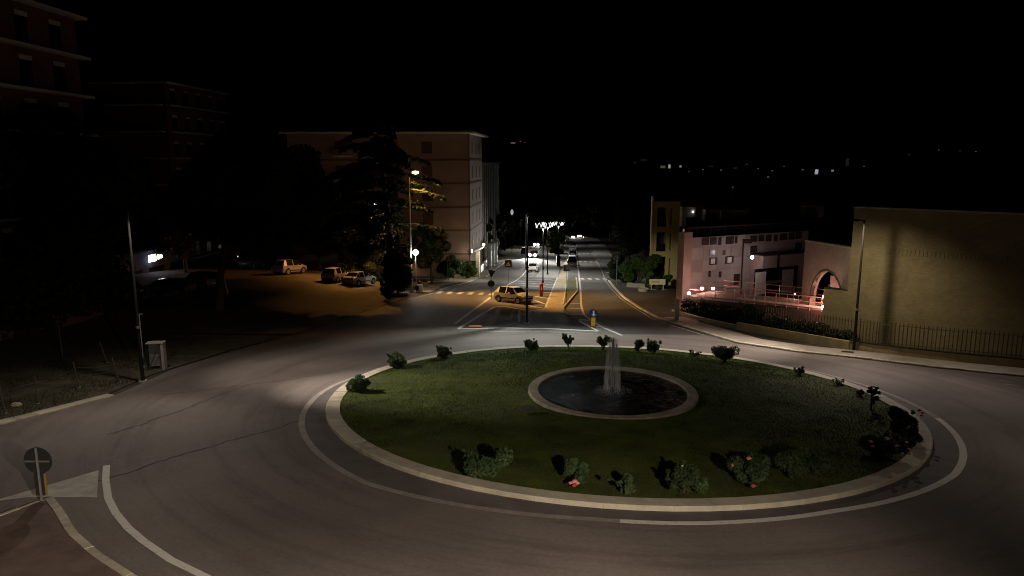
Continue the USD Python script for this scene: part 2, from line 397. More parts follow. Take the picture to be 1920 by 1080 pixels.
mark('edge_line', LineString(kerbR[6:]).buffer(.45, single_sided=True, cap_style=2).difference(LineString(kerbR[6:]).buffer(.27, cap_style=2)), 'line_worn', 'white line along the right kerb of the outgoing lane')
mark('edge_line', line_strip(W((776, 559), (809.5, 550)), .22), 'line_worn', 'short white line left of the zebra crossing')
mark('edge_line', line_strip(W((843, 533), (860, 534), (882, 527.6), (894, 522.5), (912, 519), (918, 514)), .2), 'line_white', 'white line along the left side of the incoming lane past the hedge')
bay = W((950, 536), (954, 533), (967, 526.6), (979.5, 517), (986.7, 507), (991, 497))
mark('bay_line', line_strip(bay + [(5.0, 160), (8.5, 205)], .2), 'line_white', 'curved white line between the incoming lane and the parking bays')
mark('bay_line', line_strip(W((1024, 577), (1038, 540), (1046, 521)), .34), 'line_white', 'white line along the left side of the tan path')
mark('bay_line', line_strip(W((1054, 571), (1060, 540), (1064, 505)), .26), 'line_white', 'white line along the right side of the tan path')
# parking bay bars: countable, told apart only by their order
order = ['first', 'second', 'third', 'fourth', 'fifth', 'sixth', 'seventh', 'eighth', 'ninth', 'tenth']
bars = [((989, 573), (1023, 579)), ((1003, 563.5), (1025, 571)), ((985, 553), (1031, 560)), ((985, 545), (1033, 549.5)), ((980, 540), (1035, 544)), ((976, 535.5), (1037, 539)), ((972, 531), (1039, 534)), ((972, 527), (1040, 530)), ((977, 523), (1042, 525.5)), ((981, 518.5), (1045, 521))]
for k, (a, b) in enumerate(bars):
    mark('bay_bar', line_strip(W(a, b), .27), 'line_white', f'white parking bay bar, {order[k]} counted from the silver hatchback up the street', group='bars of the parking bays')
for k, px in enumerate((805, 823.8, 843, 862.7, 882, 901.6, 921)):
    c = gp(px, 547.6 + k * .65)
    mark('zebra_bar', Polygon([(c[0] + a, c[1] + b) for a, b in ((-.36, -1.2), (.2, -1.2), (.42, 1.2), (-.14, 1.2))]), 'line_white', f'white zebra crossing bar, {order[k]} from the left kerb', group='bars of the near zebra crossing')
for k, (px, py) in enumerate(((827.6, 542.6), (836, 540), (843, 537.4), (849.7, 535.4))):
    c = gp(px, py)
    mark('guide_dash', Polygon([(c[0] + a, c[1] + b) for a, b in ((-.3, -.5), (.05, -.5), (.3, .5), (-.05, .5))]), 'line_white', f'short white guide dash behind the near zebra crossing, {order[k]} from the left', group='guide dashes')
def zebra(y, x0, x1, what, mat='line_white', depth=2.2, n=4):
    w = (x1 - x0) / (2 * n - 1)
    for k in range(n):
        x = x0 + 2 * k * w
        mark('zebra_bar', Polygon([(x, y - depth / 2), (x + w, y - depth / 2), (x + w, y + depth / 2), (x, y + depth / 2)]), mat, f'{order[k]} bar from the left of the zebra crossing {what}', group='zebra bars ' + what)
zebra(104.3, 10.1, 14.0, 'nearest on the outgoing lane')
zebra(145, 13.7, 17.5, 'second on the outgoing lane')
zebra(180, 16.8, 20.6, 'third on the outgoing lane')
zebra(246, 22.5, 26.6, 'farthest on the outgoing lane', depth=4)
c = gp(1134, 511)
zebra(c[1], c[0] + .2, c[0] + 5.2, 'in yellow lamplight colour across the right side street', 'line_lamp_yellow', 1.6, 3)
for k, (a, b) in enumerate((((1872, 713), (1900, 718)), ((1884, 720), (1912, 725)))):
    mark('faint_mark', line_strip(W(a, b), .3), 'line_faint', ('faint white mark on the far right road, the farther one', 'faint white mark on the far right road, the nearer one')[k])

# cracks: narrow tarred sheets wandering over the asphalt
def crack(p0, p1, label, w=.05, wob=.25, seed=1):
    r = np.random.default_rng(seed)
    a, b = np.array(p0), np.array(p1); n = 40
    t = np.linspace(0, 1, n)[:, None]
    d = (b - a) / np.linalg.norm(b - a); nrm = np.array([-d[1], d[0]])
    off = np.cumsum(r.normal(0, 1, n)); off -= np.linspace(off[0], off[-1], n); off = off / (abs(off).max() + 1e-9) * wob
    p = a + (b - a) * t + off[:, None] * nrm
    ww = w * (.5 + r.random(n))
    L, Rr = p + nrm * ww[:, None] / 2, p - nrm * ww[:, None] / 2
    MB().poly(Polygon(list(map(tuple, L)) + list(map(tuple, Rr[::-1]))).buffer(0), None, .007, True).put('road_crack', MAT['crack_tar'], label=label, cat='crack')
crack(gp(200, 815), gp(470, 722), 'long dark crack along the left road near the far kerb', .07, .3, 3)
crack(gp(112, 925), gp(575, 785), 'long dark crack across the left road behind the white triangle', .055, .25, 4)
crack(gp(620, 700), gp(300, 740), 'thin crack on the left road towards the island', .04, .4, 5)

# ------------------------------------------------------------------ kerbs, stone by stone
stones = [MAT['kerb_stone_pale'], MAT['kerb_stone_grey'], MAT['kerb_stone_stained']]
def kerb_run(name, label, pts, width, height, length, closed=False, mats=stones, gap=.012, name_part='kerb_stone', prob=(.5, .35, .15), h0=-.05, side=1):
    """A kerb laid stone by stone along pts (world xy); stones are built to the left (side=1) of the line."""
    pts = np.array(pts, float)
    if closed: pts = np.vstack([pts, pts[:1]])
    ls = LineString(pts); n = max(1, int(round(ls.length / length)))
    t = thing(name, label, 'kerb', *pts[0])
    r = np.random.default_rng(len(pts) + n)
    for k in range(n):
        s0, s1 = ls.length * k / n + gap / 2, ls.length * (k + 1) / n - gap / 2
        seg = [ls.interpolate(s0 + (s1 - s0) * u) for u in (0, .5, 1)]
        c = np.array([(q.x, q.y) for q in seg]); d = np.gradient(c, axis=0); d /= np.linalg.norm(d, axis=1, keepdims=True)
        nn = np.c_[-d[:, 1], d[:, 0]] * side
        dz = r.normal(0, .006)
        rows = []
        for off, z in ((0, h0), (0, height - .03 + dz), (.03, height + dz), (width, height + dz), (width, h0)):
            pp = c + nn * off
            rows.append(np.c_[pp, z + G(pp[:, 0], pp[:, 1])])
        v = np.array(rows).reshape(-1, 3); m = 3; f = []
        for i in range(4):
            for j in range(2):
                f.append([i * m + j, i * m + j + 1, (i + 1) * m + j + 1, (i + 1) * m + j] if side < 0 else [i * m + j + 1, i * m + j, (i + 1) * m + j, (i + 1) * m + j + 1])
        tri = [[0, 3, 12], [3, 6, 12], [6, 9, 12]]; tri2 = [[2 + a for a in x][::-1] for x in tri]
        mb = MB(); mb.add(v, np.array(f)); mb.f[-1] = np.vstack([mb.f[-1], tri, tri2])
        mb.put(name_part, mats[r.choice(len(mats), p=prob)] if len(mats) == 3 else mats[0], t, world=True)
    return t
kerb_run('roundabout_kerb', 'wide pale stone kerb ringing the grass roundabout island', arc(R_OUT, 0, 357, 120), R_OUT - R_IN, .17, 2.2, closed=True, gap=.008)
kerb_run('street_kerb', 'pale stone kerb along the right pavement under the picket fence', [(46, 34.5), (36, 37.6)] + kerbR[:9], .28, .13, 1.0, side=-1)
kerb_run('street_kerb', 'low kerb along the right of the outgoing street lane', kerbR[8:13], .26, .12, 2.0, side=-1)
kerb_run('street_kerb', 'pale kerb strip along the verge at the far left', [tuple(gp(-60, 812)), tuple(gp(0, 797)), tuple(gp(110, 770)), tuple(gp(215, 743))], .5, .08, 1.0)
# grass island of the street and its kerb
tri = W((1062, 526), (1056.5, 578), (1059, 584), (1066, 590)), W((1082, 523), (1084.5, 546), (1058.5, 580), (1066, 590))
gi = Polygon(W((1062.5, 525), (1068, 521.5), (1082, 521.5), (1085, 546), (1057.5, 579), (1054, 571)))
MB().poly(gi.buffer(-.15), -.05, .10, True).put('street_island', M('island_turf', (.10, .095, .03), .95, .35, 1.1, 6, .02, 14), label='small grass triangle between the tan path and the outgoing lane', cat='grass island')
kerb_run('island_kerb', 'pale kerb round the tip of the small grass triangle', W((1082, 521.5), (1085, 546), (1057.5, 579), (1060, 585), (1068, 591)), .22, .14, 1.1, side=-1)
# path between bays and triangle
path = Polygon(W((1024, 578), (1038, 540), (1047, 519), (1056, 498), (1068, 470)) + W((1075, 470), (1066, 498), (1063, 524), (1054.5, 571), (1057, 582), (1062, 587), (988, 584)))
MB().poly(path, None, .012, True).put('tan_path', MAT['path_tan'], kind='structure')
far_path = Polygon(W((1003, 520), (1020, 500), (1031, 470), (1040, 458)) + W((1060, 458), (1057, 470), (1050, 498), (1046, 521)))
MB().poly(far_path, None, .016, True).put('median_pavement', M('median_paving', (.26, .25, .23), .85, .2, 1.0, 5), kind='structure')
# parked-car bay surface
MB().poly(Polygon(W((1055, 516), (1063, 490), (1085, 490), (1085.5, 516))), None, .008, True).put('bay_surface', M('bay_grey', (.16, .16, .165), .85, .2, 1.0, 5), kind='structure')

# right pavement, made of slabs
def offset_line(pts, d):
    g = LineString(pts).parallel_offset(d, 'right', join_style=2)
    return list(g.coords) if g.geom_type == 'LineString' else list(max(g.geoms, key=lambda q: q.length).coords)
base = [(46, 34.5), (36, 37.6)] + kerbR[:9]
pv = LineString(base).buffer(-2.6, single_sided=True, join_style=2, cap_style=2)
MB().poly(pv.difference(LineString(base).buffer(.285, cap_style=2)), -.06, .115, True).put('right_pavement', MAT['pavement_tile'], kind='structure')
fore = Polygon(kerbR[8:13] + [(20.5, 97), (21, 88), (19.2, 76), (17.3, 70.5), (16.3, 66.5), (16.7, 62.0), (16.0, 60.0)])
MB().poly(fore.difference(LineString(kerbR[8:13]).buffer(.262, cap_style=2)), -.06, .10, True).put('right_forecourt', M('forecourt_asphalt', (.055, .046, .04), .85, .25, 1.0, 6, .005, 40), kind='structure')
side = Polygon([(13.8, 106), (17.6, 150), (30, 146), (26, 104), (20, 100)])
MB().poly(side, None, .006, True).put('side_street', M('side_asphalt', (.09, .09, .09), .85, .2, .8, 5), kind='structure')
verge = Polygon([(17.9, 152), (20.9, 180.4), (27, 247), (33, 318), (38, 318), (32, 246), (25, 180), (22, 150)])
MB().poly(verge, -.05, .1, True).put('right_footway', M('footway', (.24, .23, .20), .85, .2, .8, 5), kind='structure')
lv = Polygon(streetL[1:] + [(9, 320), (4, 265), (-1, 207), (-6.2, 128), (-6.9, 107), (-9.0, 101), (-11.5, 96), (-11.6, 83)])
MB().poly(lv, -.05, .10, True).put('left_footway', M('left_paving', (.25, .20, .13), .85, .2, .9, 5), kind='structure')
# verge with rough grass on the left
MB().poly(Polygon([(-60, 3.5), (-32, 19), (-22.8, 26), (-21.7, 28.8), (-20.1, 33.5), (-20.1, 38.5), (-18.6, 46), (-17, 51), (-24, 52), (-34, 54), (-52, 60), (-70, 60)]), None, .006, True).put('left_verge', MAT['dry_grass_soil'], kind='structure')

# ------------------------------------------------------------------ splitter island at lower left
isl = Polygon(W((-40, 985), (0, 972), (74, 944), (101, 939), (122, 965), (144, 1003), (190, 1043), (250, 1082), (300, 1110)) + [(-12, 12), (-24, 12)])
MB().poly(isl.buffer(-.16), -.05, .125, True).put('splitter_island', MAT['red_paving'], label='brown paved traffic island in the near left corner', cat='traffic island')
kerb_run('island_kerb', 'pale kerb along the right edge of the brown corner island', W((101, 939), (122, 965), (144, 1003), (190, 1043), (250, 1082), (300, 1110)), .24, .14, 1.2, side=-1)
kerb_run('island_kerb', 'pale kerb along the far edge of the brown corner island', W((-40, 985), (0, 972), (74, 944), (101, 939)), .16, .14, 1.2, side=-1)
mark('nose_marking', Polygon(W((-20, 942), (185, 882), (182, 933), (50, 933))), 'faded_paint', 'worn white triangle painted behind the round sign')
crack(gp(108, 924), gp(184, 902), 'dark crack through the worn white triangle', .06, .1, 9)
mark('edge_line', line_strip(W((200, 873), (198, 900), (203, 935), (217, 962), (240, 990), (268, 1014), (320, 1050), (390, 1084)), .22), 'line_white', 'bold white line curving round the near left traffic island')

# drain grate on the right pavement and the orange plate on the asphalt
t = thing('drain_grate', 'dark iron drain grate in the right pavement beside the lamp post', 'drain grate', *gp(1589, 663), yaw=-.45, h=.12, tilt=True)
MB().box((0, 0, .005), (.75, .55, .012)).put('grate_frame', MAT['black_metal'], t)
for k in range(7): MB().box((-.27 + k * .09, 0, .018), (.04, .42, .014)).put('bar', MAT['dark_pole'], t)
t = thing('fallen_plate', 'orange red flat panel lying on the dark asphalt near the white line', 'panel', *gp(891, 612.5), yaw=.15, h=.02, tilt=True)
MB().box((0, 0, .03), (1.1, .9, .05), bevel=.02).put('plate', M('orange_plastic', (.75, .16, .06), .5, .1), t)
MB().box((.1, -.1, .075), (.5, .25, .04), bevel=.015).put('strap', M('pale_orange', (.7, .35, .2), .6, .1), t)

# ================================================================== STREET LAMPS
def street_lamp(name, label, x, y, h, head_dir, arm=1.2, spots=(), mat='dark_pole', r0=.10, wall=None, two=False, group=None, slit=None):
    """A tall pole with an arm and a flat cut-off head; the light leaves the head's underside."""
    t = thing(name, label, 'street lamp', x, y, group=group)
    MB().cyl((0, 0, -.1), .22, .16, 12).put('base', MAT['concrete'], t)
    MB().tube([(0, 0, 0), (0, 0, h * .45), (0, 0, h)], [r0, r0 * .8, r0 * .55], 10).put('pole', MAT[mat], t, smooth=40)
    MB().box((r0 + .004, 0, 1.1), (.015, .12, .4)).put('access_door', MAT[mat], t)
    MB().lathe([(r0 * .85, 2.9), (r0 + .02, 2.9), (r0 + .02, 3.05), (r0 * .85, 3.05)], sides=10).put('pole_band', MAT['grey_metal'], t)
    d = np.array([math.cos(head_dir), math.sin(head_dir), 0.0])
    MB().tube([(0, 0, h - .25), tuple(d * arm * .35 + [0, 0, h - .02]), tuple(d * arm + [0, 0, h + .02])], [.045, .04, .035], 8).put('arm', MAT[mat], t, smooth=40)
    hc = d * (arm + .3) + np.array([0, 0, h + .03])
    yaw = head_dir
    body = MB()
    for z0, z1, a0, a1 in ((.0, .06, 1.0, 1.0), (.06, .13, 1.0, .55)):
        pass
    ring = lambda s, z: [(sx * .36 * s, sy * .16 * s, z) for sx, sy in ((-1, -.7), (-.7, -1), (.7, -1), (1, -.7), (1, .7), (.7, 1), (-.7, 1), (-1, .7))]
    v = np.array(ring(1.0, -.05) + ring(1.0, .04) + ring(.6, .11))
    f = [[k, (k + 1) % 8, 8 + (k + 1) % 8, 8 + k] for k in range(8)] + [[8 + k, 8 + (k + 1) % 8, 16 + (k + 1) % 8, 16 + k] for k in range(8)]
    mb = MB(); mb.add(v, np.array(f)); mb.f[-1] = np.vstack([mb.f[-1], [[16, 16 + k, 17 + k] for k in range(1, 7)]])
    c, s = math.cos(yaw), math.sin(yaw)
    rot = lambda a: np.c_[c * a[:, 0] - s * a[:, 1], s * a[:, 0] + c * a[:, 1], a[:, 2]] + hc
    mb.v = [rot(mb.v[0])]
    mb.put('lamp_head', MAT[mat], t)
    mb = MB(); mb.box((0, 0, -.03), (.5, .2, .02)); mb.v = [rot(mb.v[0])]
    mb.put('lamp_lens', glow('lens_glow_' + name, (1.0, .93, .84), 6.0), t)
    for tgt, half, inten, col in spots:
        gz = float(G(tgt[0], tgt[1])) - float(G(x, y))
        d3 = np.array([tgt[0] - x, tgt[1] - y, gz]) - hc
        spot(t, hc + [0, 0, -.12], d3, half, inten, col, r=.11)
    return t
WARM, PINKW, COOL, FORE = (1, .88, .76), (1, .86, .76), (.93, 1, .93), (1, .84, .68)
K = 1.0
street_lamp('street_lamp', 'tall bare lamp post on the left verge beside the grey cabinet', -19.74, 36.8, 9.2, -.5, .55, [
    ((-9.5, 40.5), 38, 7500 * K, WARM), ((-14, 27), 40, 4000 * K, WARM), ((-18, 36), 66, 2200 * K, WARM), ((-5.5, 36), 22, 30000 * K, WARM), ((-23, 24), 34, 2000 * K, WARM)])
street_lamp('street_lamp', 'tall lamp post in front of the yellow brick wall', 23.65, 48.0, 9.1, PI + .68, .95, [
    ((13, 50), 35, 20000 * K, PINKW), ((21, 37), 36, 5500 * K, PINKW), ((25.4, 51.0), 64, 3000 * K, (1, .85, .62)), ((29, 38), 34, 3500 * K, PINKW), ((18, 45), 50, 4200 * K, PINKW)])
street_lamp('street_lamp', 'lamp post standing in the dark asphalt triangle', 1.27, 59.4, 9.2, .9, .55, [
    ((-3, 50.5), 34, 13500 * K, COOL), ((8, 51), 34, 12000 * K, COOL), ((2, 52), 42, 4500 * K, COOL), ((16.8, 90), 13, 36000 * K, (1, .93, .74))])  # the narrow last beam is added to brighten the far shrub and yellow building
# two unseen lamp posts added outside the picture to light the near road
street_lamp('street_lamp', 'added unseen lamp post behind the viewer on the near side of the roundabout', 6.0, -4.0, 9.0, PI / 2, 1.0, [
    ((4.5, 10), 27, 48000 * K, FORE), ((-2, 7), 36, 40000 * K, FORE), ((-7, 8), 25, 30000 * K, FORE), ((16, 7), 25, 10000 * K, FORE)])

street_lamp('street_lamp', 'added unseen lamp post outside the picture to the right of the roundabout', 29.5, 22.0, 9.0, PI - .2, 1.2, [
    ((21, 22), 36, 2600 * K, FORE), ((24, 13), 34, 3000 * K, FORE), ((25, 29), 28, 1200 * K, FORE)])
# ================================================================== THE ISLAND: LAWN, FOUNTAIN, ROSES
def lawn_z(x, y):
    r = np.hypot(np.asarray(x) - CX, np.asarray(y) - CY)
    u = np.clip((R_IN - r) / 8.2, 0, 1); u = u * u * (3 - 2 * u)
    return np.maximum((G(x, y) + .13) * (1 - u) + (float(G(CX, CY)) + .30) * u, G(x, y) + .085) + .02 * (meshkit.noise(np.stack([np.asarray(x) * .8, np.asarray(y) * .8, 0 * np.asarray(x)], -1), 5) - .5)
rr = np.r_[np.linspace(4.05, R_IN + .01, 28)]; th = np.linspace(0, 2 * PI, 97)[:-1]
RR, TH = np.meshgrid(rr, th, indexing='ij')
gx, gy = CX + RR * np.cos(TH), CY + RR * np.sin(TH)
m = len(th); q = [[i * m + j, i * m + (j + 1) % m, (i + 1) * m + (j + 1) % m, (i + 1) * m + j] for i in range(len(rr) - 1) for j in range(m)]
q = np.array(q)[:, ::-1]
mb = MB(); mb.add(np.stack([gx, gy, lawn_z(gx, gy)], -1).reshape(-1, 3), q)
mb.put('lawn', MAT['grass_soil'], smooth=True, kind='structure')
leafmat('grass_blade', (.085, .125, .008), .5, .25, .02)
leafmat('dry_blade', (.15, .115, .035), .4, .25, .02)
def blades(n, keep, hgt, seed, r0=4.24, r1=R_IN):
    r = np.random.default_rng(seed)
    rad = np.sqrt(r.uniform(r0 ** 2, r1 ** 2, n)); a = r.uniform(0, 2 * PI, n)
    x, y = CX + rad * np.cos(a), CY + rad * np.sin(a)
    w = keep(x, y, rad, r.random(n)); x, y = x[w], y[w]; n = len(x)
    z = lawn_z(x, y) - .005
    d = r.uniform(0, 2 * PI, n); h = hgt * r.uniform(.5, 1.3, n); ww = r.uniform(.008, .02, n)
    lean = r.uniform(0, .6, n) * h; ld = r.uniform(0, 2 * PI, n)
    b0 = np.stack([x - ww * np.cos(d), y - ww * np.sin(d), z], -1); b1 = np.stack([x + ww * np.cos(d), y + ww * np.sin(d), z], -1)
    tp = np.stack([x + lean * np.cos(ld), y + lean * np.sin(ld), z + h], -1)
    return np.stack([b0, b1, tp], 1).reshape(-1, 3), np.arange(3 * n).reshape(-1, 3)
def dryness(x, y):
    return meshkit.fbm(np.stack([x * .35, y * .35, 0 * x], -1), 4, 11)
v, f = blades(210000, lambda x, y, rad, u: u > .75 * np.clip((dryness(x, y) - .52) * 5, 0, 1), .052, 21)
mb = MB(); mb.add(v, f); mb.put('grass', MAT['grass_blade'], label='short green lawn grass covering the roundabout island', cat='grass', kind='stuff')
v, f = blades(60000, lambda x, y, rad, u: u < np.clip((dryness(x, y) - .48) * 3 + np.clip((rad - 12.3), 0, 1) * .5 + .75 * np.exp(-((x - 4.2) ** 2 / 9 + (y - 23.6) ** 2 / 3)) + .6 * np.exp(-((x + 7) ** 2 / 4 + (y - 33) ** 2 / 9)), 0.04, .9), .05, 22)
mb = MB(); mb.add(v, f); mb.put('dry_grass', MAT['dry_blade'], label='dry straw coloured patches in the island lawn', cat='grass', kind='stuff')

FZ = float(G(CX, CY))
t = thing('fountain', 'round stone fountain basin with a water jet in the middle of the lawn', 'fountain', CX, CY)
nst = 26
for k in range(nst):
    a0, a1 = 2 * PI * k / nst + .0016, 2 * PI * (k + 1) / nst - .0016
    aa = np.linspace(a0, a1, 5)
    prof = [(3.70, .05), (3.70, .40), (3.74, .43), (4.16, .45), (4.21, .415), (4.21, .1)]
    v = np.array([[rad * math.cos(a), rad * math.sin(a), z] for rad, z in prof for a in aa])
    f = [[i * 5 + j, i * 5 + j + 1, (i + 1) * 5 + j + 1, (i + 1) * 5 + j] for i in range(len(prof) - 1) for j in range(4)]
    mb = MB(); mb.add(v, np.array(f)[:, ::-1])
    c0 = [i * 5 for i in range(6)]; c1 = [i * 5 + 4 for i in range(6)]
    mb.f[-1] = np.vstack([mb.f[-1], [[c0[0], c0[k2], c0[k2 + 1]] for k2 in range(1, 5)], [[c1[0], c1[k2 + 1], c1[k2]] for k2 in range(1, 5)]])
    mb.put('rim_stone', M('rim_stone_a', (.25, .215, .16), .8, .25, 2.2, 6, .005, 30) if k % 3 else M('rim_stone_b', (.21, .18, .135), .8, .3, 2.2, 6, .005, 30), t)
MB().lathe([(3.71, .38), (3.71, .06), (0, .05)], sides=48).put('basin', M('basin_wall', (.09, .085, .07), .7, .3, 2, 5), t, smooth=40)
# wavy water with rings around the jet
g = np.linspace(0, 1, 46) ** .8 * 3.705; a = np.linspace(0, 2 * PI, 121)[:-1]
RG, AG = np.meshgrid(g, a, indexing='ij')
wx, wy = RG * np.cos(AG), RG * np.sin(AG)
wz = .34 + .030 * np.sin(RG * 9 + 1.5 * meshkit.noise(np.stack([wx * 2, wy * 2, 0 * wx], -1), 2)) * np.exp(-RG / 1.6) + .055 * (meshkit.fbm(np.stack([wx * 2.6, wy * 2.6, 0 * wx], -1), 4, 9) - .5)
m = len(a); q = np.array([[i * m + j, i * m + (j + 1) % m, (i + 1) * m + (j + 1) % m, (i + 1) * m + j] for i in range(len(g) - 1) for j in range(m)])[:, ::-1]
MAT['pool_water'] = usdkit.material(stage, '/World/Looks/pool_water', {'g': ('geometry', {}), 'n': ('noise_texture', {'scale': 4.5, 'detail': 4.0, 'roughness': .6}), 'b': ('bump', {'strength': 1.0, 'distance': .11}),
    'p': ('principled_bsdf', {'base_color': (.006, .007, .006), 'roughness': .06, 'ior': 1.33, 'specular_ior_level': .6})}, [('g.position', 'n.vector'), ('n.fac', 'b.height'), ('b.normal', 'p.normal')], surface='p.BSDF')
mb = MB(); mb.add(np.stack([wx, wy, wz], -1).reshape(-1, 3), q); mb.put('water', MAT['pool_water'], t, smooth=True)
MB().lathe([(.12, .05), (.12, .42), (.07, .46), (.04, .58), (0, .58)], sides=12).put('nozzle', MAT['black_metal'], t)
MAT['spray'] = usdkit.material(stage, '/World/Looks/spray', {'d': ('diffuse_bsdf', {'color': (.8, .82, .82)}), 'tl': ('translucent_bsdf', {'color': (.8, .82, .82)}), 't': ('transparent_bsdf', {}), 'm0': ('mix_closure', {'fac': .5}), 'm': ('mix_closure', {'fac': .10})},
    [('d.BSDF', 'm0.closure1'), ('tl.BSDF', 'm0.closure2'), ('t.BSDF', 'm.closure1'), ('m0.closure', 'm.closure2')], surface='m.closure')
r = np.random.default_rng(3)
def drops(n, kind):
    mb_v, mb_f = [], []
    octa = np.array([[1, 0, 0], [0, 1, 0], [-1, 0, 0], [0, -1, 0], [0, 0, 1], [0, 0, -1]], float)
    of = np.array([[0, 1, 4], [1, 2, 4], [2, 3, 4], [3, 0, 4], [1, 0, 5], [2, 1, 5], [3, 2, 5], [0, 3, 5]])
    for k in range(n):
        a = r.uniform(0, 2 * PI); u = r.uniform(0, 1)
        if kind == 'rise':
            z = .55 + 2.55 * u; rad = abs(r.normal(0, .018 + .16 * max(0, u - .35) ** 1.3)); s = (.009, .009, r.uniform(.06, .18))
        elif kind == 'fall':
            top = 3.15 * r.uniform(.80, 1.0); reach = r.uniform(.24, .42)
            z = .36 + (top - .36) * (1 - u * u); rad = reach * (.55 + .55 * u); a = r.choice(26) * .2417 + r.normal(0, .12); s = (.005, .005, .05 + .22 * u)
        else:
            rad = abs(r.normal(.55, .28)); z = .36 + abs(r.normal(0, .06)); s = (.011, .011, .016)
        mb_v.append(octa * s + [rad * math.cos(a), rad * math.sin(a), z]); mb_f.append(of + 6 * k)
    return np.vstack(mb_v), np.vstack(mb_f)
for kind, n, nm in (('rise', 900, 'water_jet'), ('fall', 2300, 'falling_water'), ('splash', 900, 'splash')):
    v, f = drops(n, kind); mb = MB(); mb.add(v, f); mb.put(nm, MAT['spray'], t)

# ------------------------------------------------------------------ plants
def leaf_cloud(centres, radii, n, size, r, squash=1.0, up=.3, elong=1.6):
    """n diamond leaves scattered in the outer parts of clumps."""
    centres = np.asarray(centres, float); radii = np.asarray(radii, float)
    w = radii ** 2; k = r.choice(len(centres), n, p=w / w.sum())
    d = r.normal(size=(n, 3)); d /= np.linalg.norm(d, axis=1, keepdims=True)
    rad = radii[k] * r.uniform(.25, 1, n) ** .45
    p = centres[k] + d * rad[:, None] * np.array([1, 1, squash])
    nrm = d * .6 + r.normal(size=(n, 3)) * .7 + [0, 0, up]; nrm /= np.linalg.norm(nrm, axis=1, keepdims=True)
    t1 = np.cross(nrm, r.normal(size=(n, 3))); t1 /= np.linalg.norm(t1, axis=1, keepdims=True)
    t2 = np.cross(nrm, t1); s = size * r.uniform(.6, 1.35, n)[:, None]
    v = np.stack([p - t1 * s * elong / 2, p - t2 * s / 2, p + t1 * s * elong / 2, p + t2 * s / 2], 1).reshape(-1, 3)
    i = np.arange(n)[:, None] * 4
    return v, np.vstack([i + [0, 1, 2], i + [0, 2, 3]])
leafmat('rose_leaf', (.11, .165, .065), .4, .3)
leafmat('rose_leaf_light', (.12, .16, .055), .35, .3)
M('twig', (.06, .045, .03), .8, .3, 5)
for nm, c in (('petal_pink', (.75, .24, .26)), ('petal_orange', (.72, .26, .12)), ('petal_white', (.75, .66, .52)), ('petal_red', (.5, .08, .07))):
    M(nm, c, .6, .12, 9)
def bush(label, px, py, rx, h, n, seed, leaf=.062, mat='rose_leaf', blooms=(), vase=0.0, name='rose_bush', low=.25, onlawn=True, ry=None, cat='bush', xy=None, group=None):
    x, y = gp(px, py, .15 if onlawn else 0) if xy is None else xy
    r = np.random.default_rng(seed)
    t = thing(name, label, cat, x, y, z=float(lawn_z(x, y)) if onlawn else None, group=group)
    rx, h = rx * .92, h * .88
    ry = ry or rx
    nc = max(9, int((11 if vase < .5 else 17) * (rx / .6)))
    cs, rad = [], []
    for k in range(nc):
        a = r.uniform(0, 2 * PI); u = r.uniform(0, 1) ** .6; zz = r.uniform(low, .88) * h
        sp = (1 - vase) + vase * (zz / h)
        prof = sp * math.sqrt(max(.15, 1 - ((zz / h - .5) * 1.3) ** 2))
        cs.append((rx * .9 * u * prof * math.cos(a), ry * .78 * u * prof * math.sin(a), zz)); rad.append(r.uniform(.16, .46) ** 1.0 * min(rx, h) * .95)
    if low == .2 and vase < .5:
        for zz in (.38, .62): cs.append((r.normal(0, .05), r.normal(0, .05), zz * h)); rad.append(.62 * min(rx, h * .8))
    st = MB()
    for c in cs:
        b = (r.normal(0, .05), r.normal(0, .05), -.05); mid = (c[0] * .45 + r.normal(0, .03), c[1] * .45, c[2] * .55)
        st.tube([b, mid, c], [.016, .011, .005], 5)
    for k in range(max(3, nc // 2)):     # a few bare shoots that stick out
        c = cs[r.integers(nc)]; e = np.array(c) * [1.25, 1.25, 1] + [r.normal(0, .1), r.normal(0, .1), .22 * h]
        st.tube([c, tuple(e)], [.006, .003], 4)
        cs.append(tuple(e)); rad.append(.07)
    st.put('stem', MAT['twig'], t)
    v, f = leaf_cloud(cs, rad, int(n * 1.6), leaf, r)
    v[:, 2] = np.maximum(v[:, 2], .01)
    mb = MB(); mb.add(v, f); mb.put('foliage', MAT[mat], t)
    for dx, dy, dz, s, pm in blooms:
        dx, dy, dz, s = dx * .95, dy * 1.0 - .08, dz * .93, s * 1.05
        mb = MB()
        for k in range(9):
            a = k * 2.4; rr2 = s * (.15 + .75 * k / 9); zz = s * (.5 - .35 * k / 9)
            cc = np.array([dx + rr2 * math.cos(a) * .6, dy + rr2 * math.sin(a) * .6, dz + zz])
            mb.ball(cc, s * .42, 1, (1, 1, .55))
        mb.put('bloom', MAT[pm], t)
    return t
bush('rounded dark bush on the left edge of the island with a long shadow', 676, 733, .62, .95, 2600, 1, low=.2)
bush('dark bush on the left edge of the island, second from the left', 746, 690, .66, .95, 2600, 2, low=.2)
bush('small dark bush on the far left kerb of the island', 832, 670, .52, .80, 1800, 3, low=.2)
bush('spiky low green bush at the far kerb behind the lawn', 997, 657, .62, .75, 1300, 4, mat='rose_leaf_light', vase=.6)
bush('small two headed shrub on a thin stem at the far kerb', 1066, 656, .48, 1.1, 1300, 5, mat='rose_leaf_light', vase=.9, low=.5)
bush('forked little shrub left of the fountain jet at the far kerb', 1131, 658, .62, 1.0, 1300, 6, vase=.9, low=.55)
bush('sparse shrub just right of the fountain jet', 1196, 664, .42, 1.0, 900, 7, vase=.5)
bush('wide leafy shrub right of the fountain jet at the far kerb', 1226, 666, .68, 1.0, 1700, 8, vase=.5)
